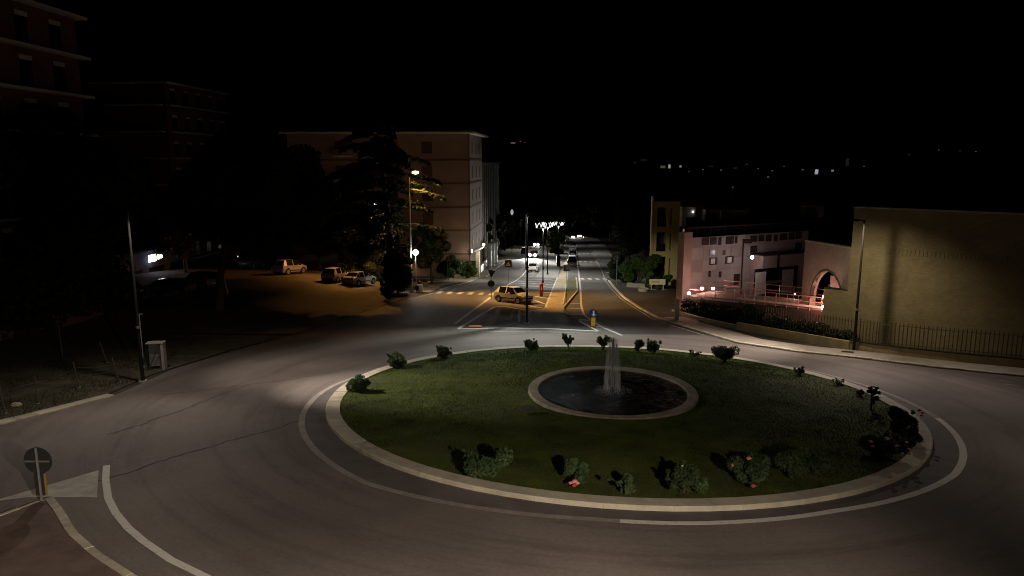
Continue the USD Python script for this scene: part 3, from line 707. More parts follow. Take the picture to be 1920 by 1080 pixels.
bush('thin low weeds on the far kerb between two shrubs', 1300, 671, .45, .35, 260, 9, mat='rose_leaf_light', low=.1)
bush('wide dense shrub with bare stems at the far right kerb', 1358, 681, .98, 1.05, 3200, 10, vase=.6, low=.4)
bush('tiny shrub on the right part of the far kerb', 1499, 704, .30, .6, 500, 11)
bush('thin weeds leaning on the right kerb', 1572, 722, .30, .35, 160, 12, low=.1)
bush('slim upright rose with a dark head near the right kerb', 1632, 766, .30, 1.25, 900, 13, low=.35, blooms=[(.02, 0, 1.15, .10, 'petal_red')])
bush('tiny seedling beside the slim upright rose', 1613, 742, .2, .3, 150, 14, low=.2)
bush('tall rose bush with red blooms at the right end of the island', 1698, 806, .68, 1.2, 3400, 15, blooms=[(.15, -.5, 1.15, .12, 'petal_red'), (.32, -.45, 1.02, .11, 'petal_pink'), (.22, -.6, .95, .1, 'petal_red')])
bush('broad dark rose bush against the right kerb of the island', 1708, 834, .48, .8, 1600, 16)
bush('rose bush with pale orange blooms at the right end of the island', 1658, 856, .85, .95, 3600, 17, blooms=[(-.75, -.2, .75, .11, 'petal_orange'), (-.72, -.3, .6, .1, 'petal_pink'), (-.2, -.3, .92, .13, 'petal_white'), (.1, -.5, .72, .10, 'petal_pink'), (.28, -.6, .45, .08, 'petal_white'), (.62, -.45, .55, .1, 'petal_orange'), (.66, -.5, .38, .12, 'petal_white'), (.6, -.3, .78, .07, 'petal_white')])
bush('dim leafy rose bush at the near left kerb of the island', 912, 893, .95, 1.15, 4200, 18, blooms=())
bush('small rose bush with one pink cluster at the near kerb', 1085, 905, .58, .85, 2200, 19, blooms=[(-.20, -.5, .36, .13, 'petal_pink'), (-.34, -.52, .32, .10, 'petal_pink'), (-.1, -.5, .30, .10, 'petal_pink'), (-.22, -.55, .24, .09, 'petal_red')])
bush('low sparse rose bush by the near kerb right of the pink cluster', 1180, 925, .55, .65, 1500, 20)
bush('dense dark rose bush in the middle of the near kerb', 1283, 922, .78, .95, 3800, 21, blooms=[(-.1, .1, .98, .05, 'petal_white')])
bush('rose bush with coral blooms near the right of the near kerb', 1412, 905, .80, .95, 4200, 22, blooms=[(-.75, .1, .70, .12, 'petal_orange'), (-.66, .1, .72, .10, 'petal_pink'), (-.2, .1, .95, .12, 'petal_orange'), (-.1, -.3, .62, .09, 'petal_white'), (-.3, -.75, .32, .12, 'petal_red')])
bush('largest leafy rose bush at the near right of the island', 1500, 890, 1.0, 1.1, 5600, 23)
t = thing('garden_stone', 'low grey stone lying in the lawn right of the fountain', 'stone', *gp(1284, 704, .25), z=None)
MB().ball((0, 0, .28), .3, 2, (1.3, .8, .6)).put('stone', MAT['kerb_stone_stained'], t, smooth=True)
t = thing('lawn_slab', 'flat dark slab set in the lawn left of the fountain', 'slab', *gp(990, 768, .25))
MB().box((0, 0, .30), (.8, .5, .06), .3, bevel=.02).put('slab', M('dark_slab', (.06, .055, .045), .9, .3, 3), t)

# ------------------------------------------------------------------ signs
def pole_sign(name, label, cat, x, y, h, parts, r=.03, yaw=0.0, lean=(0, 0), mat='grey_metal', group=None):
    t = thing(name, label, cat, x, y, yaw, group=group)
    MB().tube([(0, 0, -.1), (lean[0], lean[1], h)], [r, r], 8).put('pole', MAT[mat], t)
    parts(t); return t
def vdisc(c, r, th=.02, sides=28):
    m = trimesh.creation.cylinder(r, th, sections=sides); m.apply_transform(trimesh.transformations.rotation_matrix(PI / 2, [1, 0, 0])); m.apply_translation(c)
    return MB().tm(m)
def vpoly(pts, y, th=.02):
    m = trimesh.creation.extrude_polygon(Polygon(pts), th, engine='earcut')
    v = np.c_[m.vertices[:, 0], y + th - m.vertices[:, 2], m.vertices[:, 1]]
    mb = MB(); mb.add(v, np.array(m.faces)); return mb
M('sign_back', (.022, .022, .022), .7, .15, 4)
M('sign_dark', (.03, .03, .035), .55, .2, 4)
M('sign_blue', (.012, .035, .14), .4, .08, 5)
M('sign_yellow', (.72, .47, .03), .45, .1, 4)
M('sign_red', (.55, .03, .03), .4, .1, 4)
x, y = gp(79, 945)
def f(t):
    vdisc((0, .05, 1.40), .43).put('sign_disc', MAT['sign_back'], t)
    MB().box((0, -.01, 1.40), (.75, .02, .05)).put('clamp', MAT['galvanised'], t)
    MB().box((-.03, .06, .62), (.30, .03, .72)).put('marker_panel', MAT['sign_back'], t)
    MB().box((.145, .055, .62), (.045, .045, .70)).put('marker_edge', M('dull_yellow', (.26, .17, .03), .6, .15, 4), t)
pole_sign('round_sign', 'back of a round traffic sign on the corner island, yellow marker below', 'traffic sign', x, y, 1.82, f, .04, mat='grey_metal')
x, y = gp(921, 562)
def f(t):
    vdisc((0, -.06, 1.78), .38).put('sign_disc', MAT['sign_back'], t)
    vpoly([(-.33, 3.32), (.50, 3.20), (.0, 2.40)], -.075).put('yield_plate', MAT['sign_back'], t)
pole_sign('yield_sign', 'dark backs of a triangular and a round sign sharing one post beside the silver hatchback', 'traffic sign', x, y, 3.2, f, .035, mat='black_metal')
x, y = gp(953, 532)
def f(t):
    MB().box((0, -.05, 2.75), (.95, .03, .95)).put('sign_plate', MAT['sign_dark'], t)
    vpoly([(-.30, 2.45), (.30, 2.45), (0, 3.0)], -.09).put('triangle', MAT['white_paint'], t)
    vpoly([(-.16, 2.53), (.16, 2.53), (0, 2.82)], -.12).put('symbol', MAT['sign_red'], t)
pole_sign('crossing_sign', 'dark square sign with a white triangle on the incoming lane', 'traffic sign', x, y, 3.2, f, .025)
x, y = gp(1062, 571)
def f(t):
    MB().box((0, -.05, 3.85), (.68, .03, .68)).put('sign_plate', MAT['sign_dark'], t)
    vpoly([(-.2, 3.65), (.2, 3.65), (0, 4.05)], -.085).put('triangle', M('dim_triangle', (.06, .06, .06), .5), t)
pole_sign('square_sign', 'square black backed sign on a thin post in the grass triangle', 'traffic sign', x, y, 4.1, f, .025, mat='black_metal')
x, y = gp(840, 530)
def f(t):
    vpoly([(-.45, 3.0), (.45, 3.0), (0, 3.75)], -.06).put('sign_plate', M('sign_tan', (.5, .42, .25), .5), t)
    vpoly([(-.27, 3.1), (.27, 3.1), (0, 3.52)], -.09).put('sign_centre', M('sign_tan_dark', (.25, .2, .1), .5), t)
pole_sign('triangle_sign', 'triangular warning sign on a pale post in front of the hedge', 'traffic sign', x, y, 3.6, f, .035)
a, b = np.array(gp(821, 521)), np.array(gp(840, 530))
def f(t):
    vpoly([(1.75 - .35, 2.25), (1.75 + .35, 2.45), (1.75 - .1, 2.95)], -.05).put('sign_plate', MAT['sign_tan'], t)
pole_sign('leaning_sign', 'leaning pole with a tilted sign beside the triangular warning sign', 'traffic sign', a[0], a[1], 2.9, f, .035, lean=(1.75, 0))
x, y = gp(1156, 535)
def f(t):
    MB().box((0, -.05, 3.9), (.62, .03, .85)).put('sign_plate', MAT['sign_dark'], t)
    vpoly([(-.2, 3.7), (.2, 3.7), (0, 4.1)], -.085).put('triangle', M('blue_dim', (.08, .14, .3), .5), t)
pole_sign('street_sign', 'dark rectangular sign on a tall post at the right forecourt', 'traffic sign', x, y, 4.5, f, .045)
x, y = gp(1112, 613)
t = thing('arrow_bollard', 'yellow traffic bollard with a round blue arrow sign', 'bollard', x, y)
MB().box((0, 0, .02), (.5, .5, .08), bevel=.02).put('base', MAT['black_metal'], t)
MB().box((0, 0, .42), (.34, .12, .75), bevel=.03).put('yellow_panel', MAT['sign_yellow'], t)
vdisc((0, -.02, 1.15), .36, .05).put('blue_disc', MAT['sign_blue'], t)
vpoly([(-.05, 1.38), (-.05, 1.1), (-.17, 1.1), (.02, .88), (.2, 1.1), (.08, 1.1), (.08, 1.38)][::-1], -.07).put('arrow', MAT['white_paint'], t)
x, y = gp(1015, 556)
t = thing('red_post', 'short red and white post in the parking bays beside the lamp columns', 'post', x, y)
MB().box((0, 0, .25), (.32, .3, .5), bevel=.03).put('base', M('dark_red', (.22, .03, .03), .5), t)
MB().box((0, 0, .95), (.42, .34, .9), bevel=.06).put('red_body', MAT['sign_red'], t)
MB().box((0, -.18, 1.05), (.14, .02, .42)).put('white_mark', MAT['white_paint'], t)
MB().ball((0, 0, 1.42), .2, 2, (1, 1, .6)).put('cap', MAT['sign_red'], t, smooth=True)
x, y = gp(787, 549)
t = thing('litter_bin', 'white and black litter bin at the corner beside the zebra crossing', 'litter bin', x, y)
MB().lathe([(.24, 0), (.29, .1), (.30, 1.0), (.27, 1.05)], (.05, 0, .0), 16).put('bin_body', MAT['white_paint'], t, smooth=40)
MB().lathe([(.31, .0), (.31, .62), (.0, .62)], (-.18, 0, .3), 14).put('dark_side', MAT['sign_dark'], t)
MB().lathe([(.2, 1.0), (.2, 1.32), (.12, 1.42), (0, 1.42)], (.02, 0, 0), 14).put('bin_cap', MAT['black_metal'], t)
x, y = gp(1047, 499)
t = thing('ticket_machine', 'dark upright ticket machine on the paved median', 'machine', x, y)
MB().box((0, 0, 1.0), (.7, .6, 2.0), bevel=.08).put('cabinet', MAT['sign_dark'], t)
MB().box((.5, .3, 2.25), (2.6, 1.6, .1), bevel=.03).put('canopy', MAT['dark_pole'], t)
MB().tube([(1.6, 0, 0), (1.6, 0, 2.2)], [.05, .05], 6).put('canopy_post', MAT['dark_pole'], t)

# ================================================================== BUILDINGS, RIGHT SIDE
SD = np.array([.087, .996])                          # the street's direction
def on_plane(px, py, p0, n):
    d = ray(px, py); o = np.array([0, 0, CAM_H]); t = ((np.array(p0) - o) @ n) / (d @ n)
    return o + t * d
def brickmat(name, c1, c2, mortar, u=(1, 0), sx=.26, sy=.075):
    """Brickwork too far off to pick its bricks apart, laid along the wall's own direction."""
    nodes = {'g': ('geometry', {}), 's': ('separate_xyz', {}), 'a': ('math', {'math_type': 'multiply', 'value2': u[0]}), 'b': ('math', {'math_type': 'multiply', 'value2': u[1]}), 'ab': ('math', {'math_type': 'add'}),
             'c': ('combine_xyz', {}), 'br': ('brick_texture', {'color1': c1, 'color2': c2, 'mortar': mortar, 'scale': 1.0, 'mortar_size': .009, 'brick_width': sx, 'row_height': sy, 'bias': 0.0}),
             'n': ('noise_texture', {'scale': .55, 'detail': 7.0, 'roughness': .7}), 'r': ('rgb_ramp', {'ramp': [(.3, (.70, .67, .63)), (.65, (1, 1, 1))]}),
             'm': ('mix', {'mix_type': 'multiply', 'fac': 1.0}), 'bu': ('bump', {'strength': .7, 'distance': .01}), 'p': ('principled_bsdf', {'roughness': .88, 'specular_ior_level': .2})}
    L = [('g.position', 's.vector'), ('s.x', 'a.value1'), ('s.y', 'b.value1'), ('a.value', 'ab.value1'), ('b.value', 'ab.value2'), ('ab.value', 'c.x'), ('s.z', 'c.y'), ('c.vector', 'br.vector'),
         ('g.position', 'n.vector'), ('n.fac', 'r.fac'), ('br.color', 'm.color1'), ('r.color', 'm.color2'), ('m.color', 'p.base_color'), ('br.fac', 'bu.height'), ('bu.normal', 'p.normal')]
    nodes['bu'][1]['invert'] = True
    MAT[name] = usdkit.material(stage, '/World/Looks/' + name, nodes, L, surface='p.BSDF')
    return MAT[name]
uw = np.array([1.04, -1.0]) / math.hypot(1.04, 1.0)
nw = np.array([-uw[1], uw[0]]) * -1
brickmat('yellow_brick', (.36, .29, .15), (.29, .235, .12), (.24, .20, .13), uw)
brickmat('pale_brick', (.36, .29, .25), (.31, .25, .215), (.25, .21, .18), (.21, -.98))
M('panel_pale', (.34, .31, .31), .55, .10, .8, 5, spec=.4)
M('panel_pale_b', (.30, .275, .275), .55, .12, .8, 5, spec=.4)
M('panel_pale_c', (.39, .36, .355), .5, .10, .8, 5, spec=.4)
M('dark_glass', (.012, .012, .014), .12, .2, 2, spec=.6)
M('dark_trim', (.03, .028, .028), .5, .2, 2)
M('pink_render', (.33, .26, .25), .8, .12, .7, 6)
M('roof_dark', (.03, .028, .027), .9, .3, .8, 5)
M('render_grey', (.30, .28, .25), .85, .12, .6, 5)
M('yellow_render', (.42, .33, .14), .85, .14, .7, 6)
M('cream_board', (.62, .54, .34), .6, .08, 2)
M('red_lit_rail', (.50, .26, .20), .45, .2, 4, metal=.4)  # red glow of the terrace lamps put into the rail colour
M('black_red', (.05, .025, .02), .6, .3, 3)

# tall windowless yellow brick building
A0, A1 = np.array([25.3, 53.0]), np.array([25.3, 53.0]) + uw * 30
zt, zb = 5.72, -4.6
t = thing('brick_building', 'tall windowless yellow brick building behind the picket fence', 'building', *A0, z=zb)
def wallbox(mb, p, q, d, z0, z1, n):
    p, q = np.array(p, float), np.array(q, float); n = np.array(n, float)
    a = [p, q, q + n * d, p + n * d]
    v = [[*k, z0] for k in a] + [[*k, z1] for k in a]
    f = [[0, 1, 5, 4], [1, 2, 6, 5], [2, 3, 7, 6], [3, 0, 4, 7], [4, 5, 6, 7], [3, 2, 1, 0]]
    if np.cross(q - p, n) < 0: f = [k[::-1] for k in f]
    return mb.add(v, np.array(f))
inn = np.array([-uw[1], uw[0]])                  # into the building, away from the street
if inn[1] < 0: inn = -inn
wallbox(MB(), A0, A1, 16, zb - 1.5, zt, inn).put('wall', MAT['yellow_brick'], t, world=True)
wallbox(MB(), A0 - uw * .06 - inn * .06, A1, 16.2, zt, zt + .14, inn).put('coping', MAT['concrete'], t, world=True)
n_d = 46
for k in range(n_d):                             # frieze of upright bricks
    p = A0 + uw * (2.35 + k * .26) - inn * .035
    wallbox(MB(), p, p + uw * .13, .033, 2.55, 2.95, inn).put('frieze_brick', M('frieze', (.22, .18, .10), .85, .2, 3), t, world=True)
# low front wing with its cut-away top
B1 = A0 - uw * 1.72
wallbox(MB(), B1, A0 - uw * .004, .45, zb - 1, -.50, inn).put('low_wing', MAT['yellow_brick'], t, world=True)
wallbox(MB(), B1 - inn * .03 - uw * .03, A0 - uw * .004, .52, -.497, -.42, inn).put('wing_coping', MAT['dark_trim'], t, world=True)

# wall with the half-round arch
pd = np.array([-.205, .979]); C0 = A0 - uw * .02 + pd * .06; C1 = np.array([25.3, 53.0]) + pd * 5.6
t = thing('arch_wall', 'pinkish lit brick wall with a large half round arched opening', 'building', *C0, z=zb)
arch_c, arch_r, arch_z = 2.45, 1.95, -1.85
L = 5.6
outl = Polygon([(0, zb - 1), (L, zb - 1), (L, 2.67), (0, 2.67)])
ar = [(arch_c + arch_r * math.cos(a), arch_z + arch_r * 1.27 * math.sin(a)) for a in np.linspace(0, PI, 25)]
hole = Polygon([(arch_c + arch_r, zb - 2)] + ar + [(arch_c - arch_r, zb - 2)])
def upright(poly2, o, u, nrm, depth, mb=None):
    """Extrudes a drawing (along u, height) through depth along nrm."""
    mb = mb or MB()
    for g in getattr(poly2, 'geoms', [poly2]):
        m = trimesh.creation.extrude_polygon(g, depth, engine='earcut')
        v = np.asarray(m.vertices); w = np.zeros_like(v)
        w[:, :2] = np.array(o) + v[:, :1] * np.array(u) + v[:, 2:] * np.array(nrm); w[:, 2] = v[:, 1]
        f = np.array(m.faces)
        if np.cross(np.r_[u, 0], [0, 0, 1.0]) @ np.r_[nrm, 0] < 0: f = f[:, ::-1]
        mb.add(w, f)
    return mb
an = np.array([pd[1], -pd[0]])                   # behind the arch (to the right)
upright(outl.difference(hole), C0, pd, an, .5).put('wall', MAT['pale_brick'], t, world=True)
upright(Polygon([(-.0, 2.672), (L + .05, 2.672), (L + .05, 2.78), (-.0, 2.78)]), C0 - an * .05, pd, an, .6).put('coping', MAT['concrete'], t, world=True)
ring = Polygon([(arch_c + (arch_r + .12) * math.cos(a), arch_z + (arch_r + .12) * 1.27 * math.sin(a)) for a in np.linspace(0, PI, 25)] + ar[::-1])
upright(ring, C0 - an * .02, pd, an, .3).put('arch_frame', MAT['dark_trim'], t, world=True)
upright(Polygon([(arch_c + .2, arch_z - 1.4), (arch_c + 1.15, arch_z - 1.4), (arch_c + 1.15, arch_z + 1.0), (arch_c + .2, arch_z + 1.0)]), C0 + an * .7, pd, an, .05).put('white_door', MAT['white_paint'], t, world=True)
upright(Polygon([(-.4, zb - 1), (L, zb - 1), (L, arch_z + 1.6), (-.4, arch_z + 1.6)]), C0 + an * 2.6, pd, an, .1).put('inner_wall', MAT['pink_render'], t, world=True)
upright(Polygon([(arch_c - .06, zb), (arch_c + .06, zb), (arch_c + .06, arch_z + 1.45), (arch_c - .06, arch_z + 1.45)]), C0 + an * .2, pd, an, .08).put('mullion', MAT['dark_trim'], t, world=True)
upright(Polygon([(arch_c - 1.6, arch_z - .05), (arch_c + 1.6, arch_z - .05), (arch_c + 1.6, arch_z + .05), (arch_c - 1.6, arch_z + .05)]), C0 + an * .31, pd, an, .06).put('transom', MAT['dark_trim'], t, world=True)

# modern panelled building
D0, D1 = np.array([17.6, 70.7]), np.array([32.6, 78.4])
ud = (D1 - D0) / np.linalg.norm(D1 - D0); nd = np.array([-ud[1], ud[0]]); LD = np.linalg.norm(D1 - D0)
t = thing('modern_building', 'modern low building clad in pale panels, lit by a wall lamp', 'building', *D0, z=-6.0)
MB().poly([tuple(D0 + nd * .10), tuple(D1 + nd * .10), (37.5, 90), (20.6, 84)], -7.5, 1.6).put('wall', M('joint_dark', (.06, .055, .055), .8, .2, 2), t, world=True)
rows = [-6.9, -5.6, -4.35, -3.1, -1.85, -.6, .62, 1.68]; ncol = 9
r = np.random.default_rng(5)
pm = [MAT['panel_pale'], MAT['panel_pale_b'], MAT['panel_pale_c']]
def fac(px, py): 
    p = on_plane(px, py, [*D0, 0], np.array([*nd, 0])); return (p[:2] - D0) @ ud, p[2]
for i in range(len(rows) - 1):
    for k in range(ncol):
        s0, s1 = LD * k / ncol + .012, LD * (k + 1) / ncol - .012
        wallbox(MB(), D0 + ud * s0, D0 + ud * s1, .095, rows[i] + .012, rows[i + 1] - .012, nd).put('facade_panel', pm[r.integers(3)], t, world=True)
M('window_dim', (.045, .04, .042), .25, .3, 1.5, spec=.5)
def fwin(x0, y0, x1, y1, mat='window_dim', name='window', out=.05, parent=None, th=.045):
    (s0, z1), (s1, z0) = fac(x0, y0), fac(x1, y1)
    return wallbox(MB(), D0 + ud * s0 - nd * out, D0 + ud * s1 - nd * out, th, z0, z1, nd).put(name, MAT[mat], parent or t, world=True)
for w in ((1316, 446, 1328.5, 459), (1331.5, 445.5, 1343, 458.5), (1347, 445, 1352, 459), (1378, 443, 1382, 456), (1407, 442, 1419, 453), (1407, 461, 1419, 473), (1436, 440, 1446, 452), (1451, 440, 1457, 452), (1361, 444, 1375, 457), (1422, 441, 1432, 452), (1462, 438, 1475, 450),
          (1479, 436, 1489, 449), (1492, 435, 1502, 447), (1491, 455, 1502, 467), (1330, 468, 1340, 478), (1355, 469, 1359.5, 478), (1328.5, 508, 1332, 519), (1348, 509, 1352, 520), (1376, 514, 1386, 533)):
    fwin(*w)
for (a, b) in (((1330, 483, 1344, 496), (1332.5, 485, 1339.5, 494)), ((1360, 480.5, 1374.5, 493.5), (1363.5, 482.5, 1370.5, 492))):
    bk = fwin(*a, mat='dark_trim', name='notice_frame')
    pn = fwin(*b, mat='white_paint', name='notice', out=.075, parent=bk, th=.02)
wallbox(MB(), D0 - ud * .1 + nd * .6, D1 + ud * .6 + nd * .6, .3, 1.62, 2.55, nd).put('dark_glazing', MAT['dark_glass'], t, world=True)
for k in range(18):
    s = LD * (k + .5) / 18
    wallbox(MB(), D0 + ud * s + nd * .55, D0 + ud * (s + .05) + nd * .55, .045, 1.64, 2.54, nd).put('glazing_bar', MAT['dark_trim'], t, world=True)
MB().poly([tuple(D0 - ud * .3 + nd * .2), tuple(D1 + ud * 1.5 + nd * .2), (38.5, 90), (20.4, 84)], 2.56, 2.70).put('roof', MAT['roof_dark'], t, world=True)
MB().poly([tuple(D0 + ud * .4 + nd * .95), tuple(D1 + nd * .95), (37, 89), (20.7, 83.5)], 1.601, 2.555).put('upper_wall', MAT['dark_trim'], t, world=True)
def roofbox(x0, y0, x1, y1, dist, mat, name, depth=1.5):
    a, b = at(x0, y1, dist), at(x1, y0, dist)
    return MB().box(((a[0] + b[0]) / 2, dist + depth / 2, (2.70 + b[2]) / 2), (b[0] - a[0], depth, max(.3, b[2] - 2.702)), bevel=.03).put(name, mat, t, world=True)
roofbox(1352, 394, 1398, 416, 78.5, MAT['render_grey'], 'roof_unit')
roofbox(1510, 385, 1546, 405, 84.5, MAT['render_grey'], 'roof_unit')
roofbox(1322, 393, 1350, 420, 77.5, M('roof_brown', (.14, .09, .08), .8), 'roof_unit')
roofbox(1404, 389, 1470, 395, 86, MAT['roof_dark'], 'roof_unit')
# end pier and entrance box
wallbox(MB(), D0 - ud * 1.15 - nd * .6, D0 - ud * .12 - nd * .6, .9, -7.5, 2.3, nd).put('end_pier', MAT['pink_render'], t, world=True)
(s0, ztop), (s1, _) = fac(1403, 476), fac(1510, 476)
E0 = D0 + ud * (s0 + .3) - nd * 1.8
wallbox(MB(), E0, E0 + ud * (s1 - s0), 1.74, -7.5, -.45, nd).put('entrance_block', MAT['pink_render'], t, world=True)
wallbox(MB(), E0 - ud * .1 - nd * .1, E0 + ud * (s1 - s0), 1.84, -.447, -.33, nd).put('entrance_roof', MAT['dark_trim'], t, world=True)
def ent(px, py):
    p = on_plane(px, py, [*E0, 0], np.array([*nd, 0])); return (p[:2] - E0) @ ud, p[2]
def ewin(x0, y0, x1, y1, mat, name, out, th):
    (a, z1), (b, z0) = ent(x0, y0), ent(x1, y1)
    wallbox(MB(), E0 + ud * a - nd * out, E0 + ud * b - nd * out, th, z0, z1, nd).put(name, mat, t, world=True)
ewin(1415, 505, 1492, 552, MAT['dark_glass'], 'doorway', .03, .028)
ewin(1416.5, 511, 1433.5, 551, MAT['white_paint'], 'door_panel', .06, .028)
ewin(1467, 506, 1485, 550, M('door_grey', (.45, .45, .44), .6), 'door_panel', .06, .028)
ewin(1458, 470, 1460, 505, MAT['dark_trim'], 'seam', .03, .028)
ewin(1435, 527, 1467, 529, MAT['grey_metal'], 'push_bar', .06, .028)
# its wall lamp
q = on_plane(1400, 481, [*(E0 - ud * .25), 0], np.array([*nd, 0])) - np.r_[nd * .75, 0]
t2 = thing('wall_lamp', 'bright round lamp on the corner of the pale panelled building', 'lamp', q[0], q[1], z=q[2])
MB().tube([(0, 0, 0), (nd[0] * .7, nd[1] * .7, .05)], [.03, .03], 6).put('bracket', MAT['dark_trim'], t2)
MB().ball((0, 0, 0), .17, 2).put('lamp_globe', glow('pink_globe', (1, .80, .72), 60), t2, smooth=True)
bulb(t2, (-nd[0] * .3, -nd[1] * .3, -.1), 80, (1, .76, .82), .12)
# dark column in front with a flat box on top
q = at(1388, 560, 66.0)
t2 = thing('sign_column', 'dark slender column with a flat box head before the pale panels', 'post', q[0], q[1], z=q[2] - 1)
hz = at(1388, 452, 66.0)[2] - (q[2] - 1)
MB().tube([(0, 0, 0), (0, 0, hz)], [.09, .07], 8).put('column', MAT['black_red'], t2)
MB().box((.35, 0, hz), (.75, .4, .4), bevel=.04).put('box_head', MAT['black_red'], t2)

# terrace with lit railings in front of it
TA, TB = at(1293, 551, 66.0), at(1546, 579, 56.3)
def along(u, dz=0.0, back=0.0):
    p = TA + (TB - TA) * u; d = (TB - TA)[:2]; d /= np.linalg.norm(d); n = np.array([-d[1], d[0]])
    return np.r_[p[:2] + n * back, p[2] + dz]
t = thing('terrace_ramp', 'raised terrace with red lit railings before the pale panelled building', 'terrace', TA[0], TA[1], z=TA[2] - 2)
def beam(p, q, w, h, mb):
    p, q = np.array(p), np.array(q); d = (q - p)[:2]; d = d / np.linalg.norm(d); n = np.array([-d[1], d[0]]) * w / 2
    v = [np.r_[p[:2] + n, p[2]], np.r_[p[:2] - n, p[2]], np.r_[q[:2] - n, q[2]], np.r_[q[:2] + n, q[2]]]
    v = v + [k + [0, 0, h] for k in v]
    return mb.add(v, np.array([[0, 3, 2, 1], [4, 5, 6, 7], [0, 1, 5, 4], [1, 2, 6, 5], [2, 3, 7, 6], [3, 0, 4, 7]][:]))
M('terrace_wall', (.05, .03, .028), .85, .3, 1.0)
mb = MB(); beam(along(.0, -2.6, .25), along(1.0, -2.3, .25), .4, 2.1, mb); mb.put('terrace_wall', MAT['terrace_wall'], t, world=True)
mb = MB(); beam(along(.0, -.25, 2.0), along(1.0, -.22, 2.0), 3.6, .12, mb); mb.put('terrace_slab', M('terrace_paving', (.25, .19, .17), .8), t, world=True)
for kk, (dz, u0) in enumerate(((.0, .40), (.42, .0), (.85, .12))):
    mb = MB(); beam(along(u0, dz), along(1.0, dz), .06, .06 if kk else .16, mb); mb.put('rail', MAT['red_lit_rail'] if kk else M('pink_lit_rail', (.68, .48, .42), .5), t, world=True)  # the lowest rail carries the pink lamp glow in its colour
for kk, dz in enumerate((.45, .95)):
    mb = MB(); beam(along(.1, dz, 3.7), along(.98, dz, 3.7), .05, .05, mb); mb.put('rail', MAT['red_lit_rail'], t, world=True)
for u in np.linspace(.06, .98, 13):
    mb = MB(); mb.tube([along(u, -.3), along(u, .9)], [.03, .03], 6); mb.put('rail_post', MAT['red_lit_rail'], t, world=True)
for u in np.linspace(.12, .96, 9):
    mb = MB(); mb.tube([along(u, -.2, 3.7), along(u, 1.0, 3.7)], [.03, .03], 6); mb.put('rail_post', MAT['red_lit_rail'], t, world=True)
TL = [(1292, 550, 65.6, .15, 330, 'at the left end of the terrace rail'), (1316, 541, 67.5, .15, 330, 'second from the left on the terrace'), (1337, 540.5, 68.0, .14, 230, 'third from the left on the terrace'),
      (1490, 552, 62.5, .07, 200, 'small and dim at the middle of the terrace'), (1545, 577, 54.9, .19, 1050, 'brightest, at the right end of the terrace by the yellow wing'), (1544.5, 556, 58.0, .08, 300, 'small, just above the brightest terrace lamp')]
for px, py, dist, rad, inten, wh in TL:
    p = at(px, py, dist)
    t2 = thing('terrace_lamp', 'glowing round terrace lamp, ' + wh, 'lamp', p[0], p[1], z=p[2])
    MB().ball((0, 0, 0), rad, 2).put('lamp_globe', glow('terrace_globe', (1, .70, .58), 40), t2, smooth=True)
    MB().tube([(0, 0, -1.1), (0, 0, -rad * .8)], [.03, .03], 6).put('stem', MAT['black_red'], t2)
    bulb(t2, (-.35, .5, rad + .1) if inten > 1000 else (0, -.05, rad + .1), inten, (1, .48, .36), .08)
# fence wall, pickets
def wall_run(name, label, pts, h, th, mat, coping=None, cat='wall', block=1.6):
    t = thing(name, label, cat, *pts[0])
    ls = LineString(pts); n = max(1, int(round(ls.length / block)))
    for k in range(n):
        a, b = np.array(ls.interpolate(ls.length * k / n + .004).coords[0]), np.array(ls.interpolate(ls.length * (k + 1) / n - .004).coords[0])
        d = (b - a) / np.linalg.norm(b - a); nn = np.array([-d[1], d[0]])
        q = [a, b, b + nn * th, a + nn * th]
        v = [[*p, float(G(*p)) - .2] for p in q] + [[*p, float(G(*p)) + h] for p in q]
        f = np.array([[0, 1, 5, 4], [1, 2, 6, 5], [2, 3, 7, 6], [3, 0, 4, 7], [4, 5, 6, 7]])
        mb = MB(); mb.add(v, f); mb.put('wall_block', mat, t, world=True)
        if coping:
            q = [a - nn * .04, b - nn * .04, b + nn * (th + .04), a + nn * (th + .04)]
            v = [[*p, float(G(*p)) + h + .002] for p in q] + [[*p, float(G(*p)) + h + .09] for p in q]
            mb = MB(); mb.add(v, np.vstack([f, [[3, 2, 1, 0]]])); mb.put('coping_stone', coping, t, world=True)
    return t, ls
M('yellow_stone', (.40, .32, .17), .85, .2, 1.4, 6, .006, 20)
FW = [(23.75, 48.75), (24.75, 47.1), (28.1, 44.5), (31.7, 42.4), (40, 38.2)]
wt, fls = wall_run('fence_wall', 'low yellowish wall under the picket fence beside the right pavement', FW, .62, .3, MAT['yellow_stone'], MAT['dark_trim'])
def pickets(name, label, ls, s0, s1, step, z0, z1, off=.15):
    t = thing(name, label, 'fence', *ls.interpolate(s0).coords[0])
    n = int((s1 - s0) / step)
    for k in range(n):
        p = np.array(ls.interpolate(s0 + k * step).coords[0]); p2 = np.array(ls.interpolate(s0 + k * step + .05).coords[0])
        d = (p2 - p) / np.linalg.norm(p2 - p); p = p + np.array([-d[1], d[0]]) * off
        yaw = math.atan2(d[1], d[0]); g = float(G(*p))
        mb = MB(); mb.box((p[0], p[1], g + (z0 + z1) / 2), (.055, .03, z1 - z0), yaw, bevel=.01); mb.put('picket', MAT['picket'], t, world=True)
    for z in (z0 + .12, z1 - .22):
        mb = MB()
        pp = [np.array(ls.interpolate(s).coords[0]) for s in np.linspace(s0, s1, 8)]
        d = (pp[-1] - pp[0]) / np.linalg.norm(pp[-1] - pp[0]); o = np.array([-d[1], d[0]]) * (off + .03)
        mb.tube([[*(p + o), float(G(*p)) + z] for p in pp], [.02] * 8, 4); mb.put('fence_rail', MAT['picket'], t, world=True)
    return t
M('picket', (.085, .07, .042), .55, .2, 4)
pickets('picket_fence', 'long brown picket fence in front of the yellow brick building', fls, .3, fls.length - 1.5, .24, .72, 2.28)
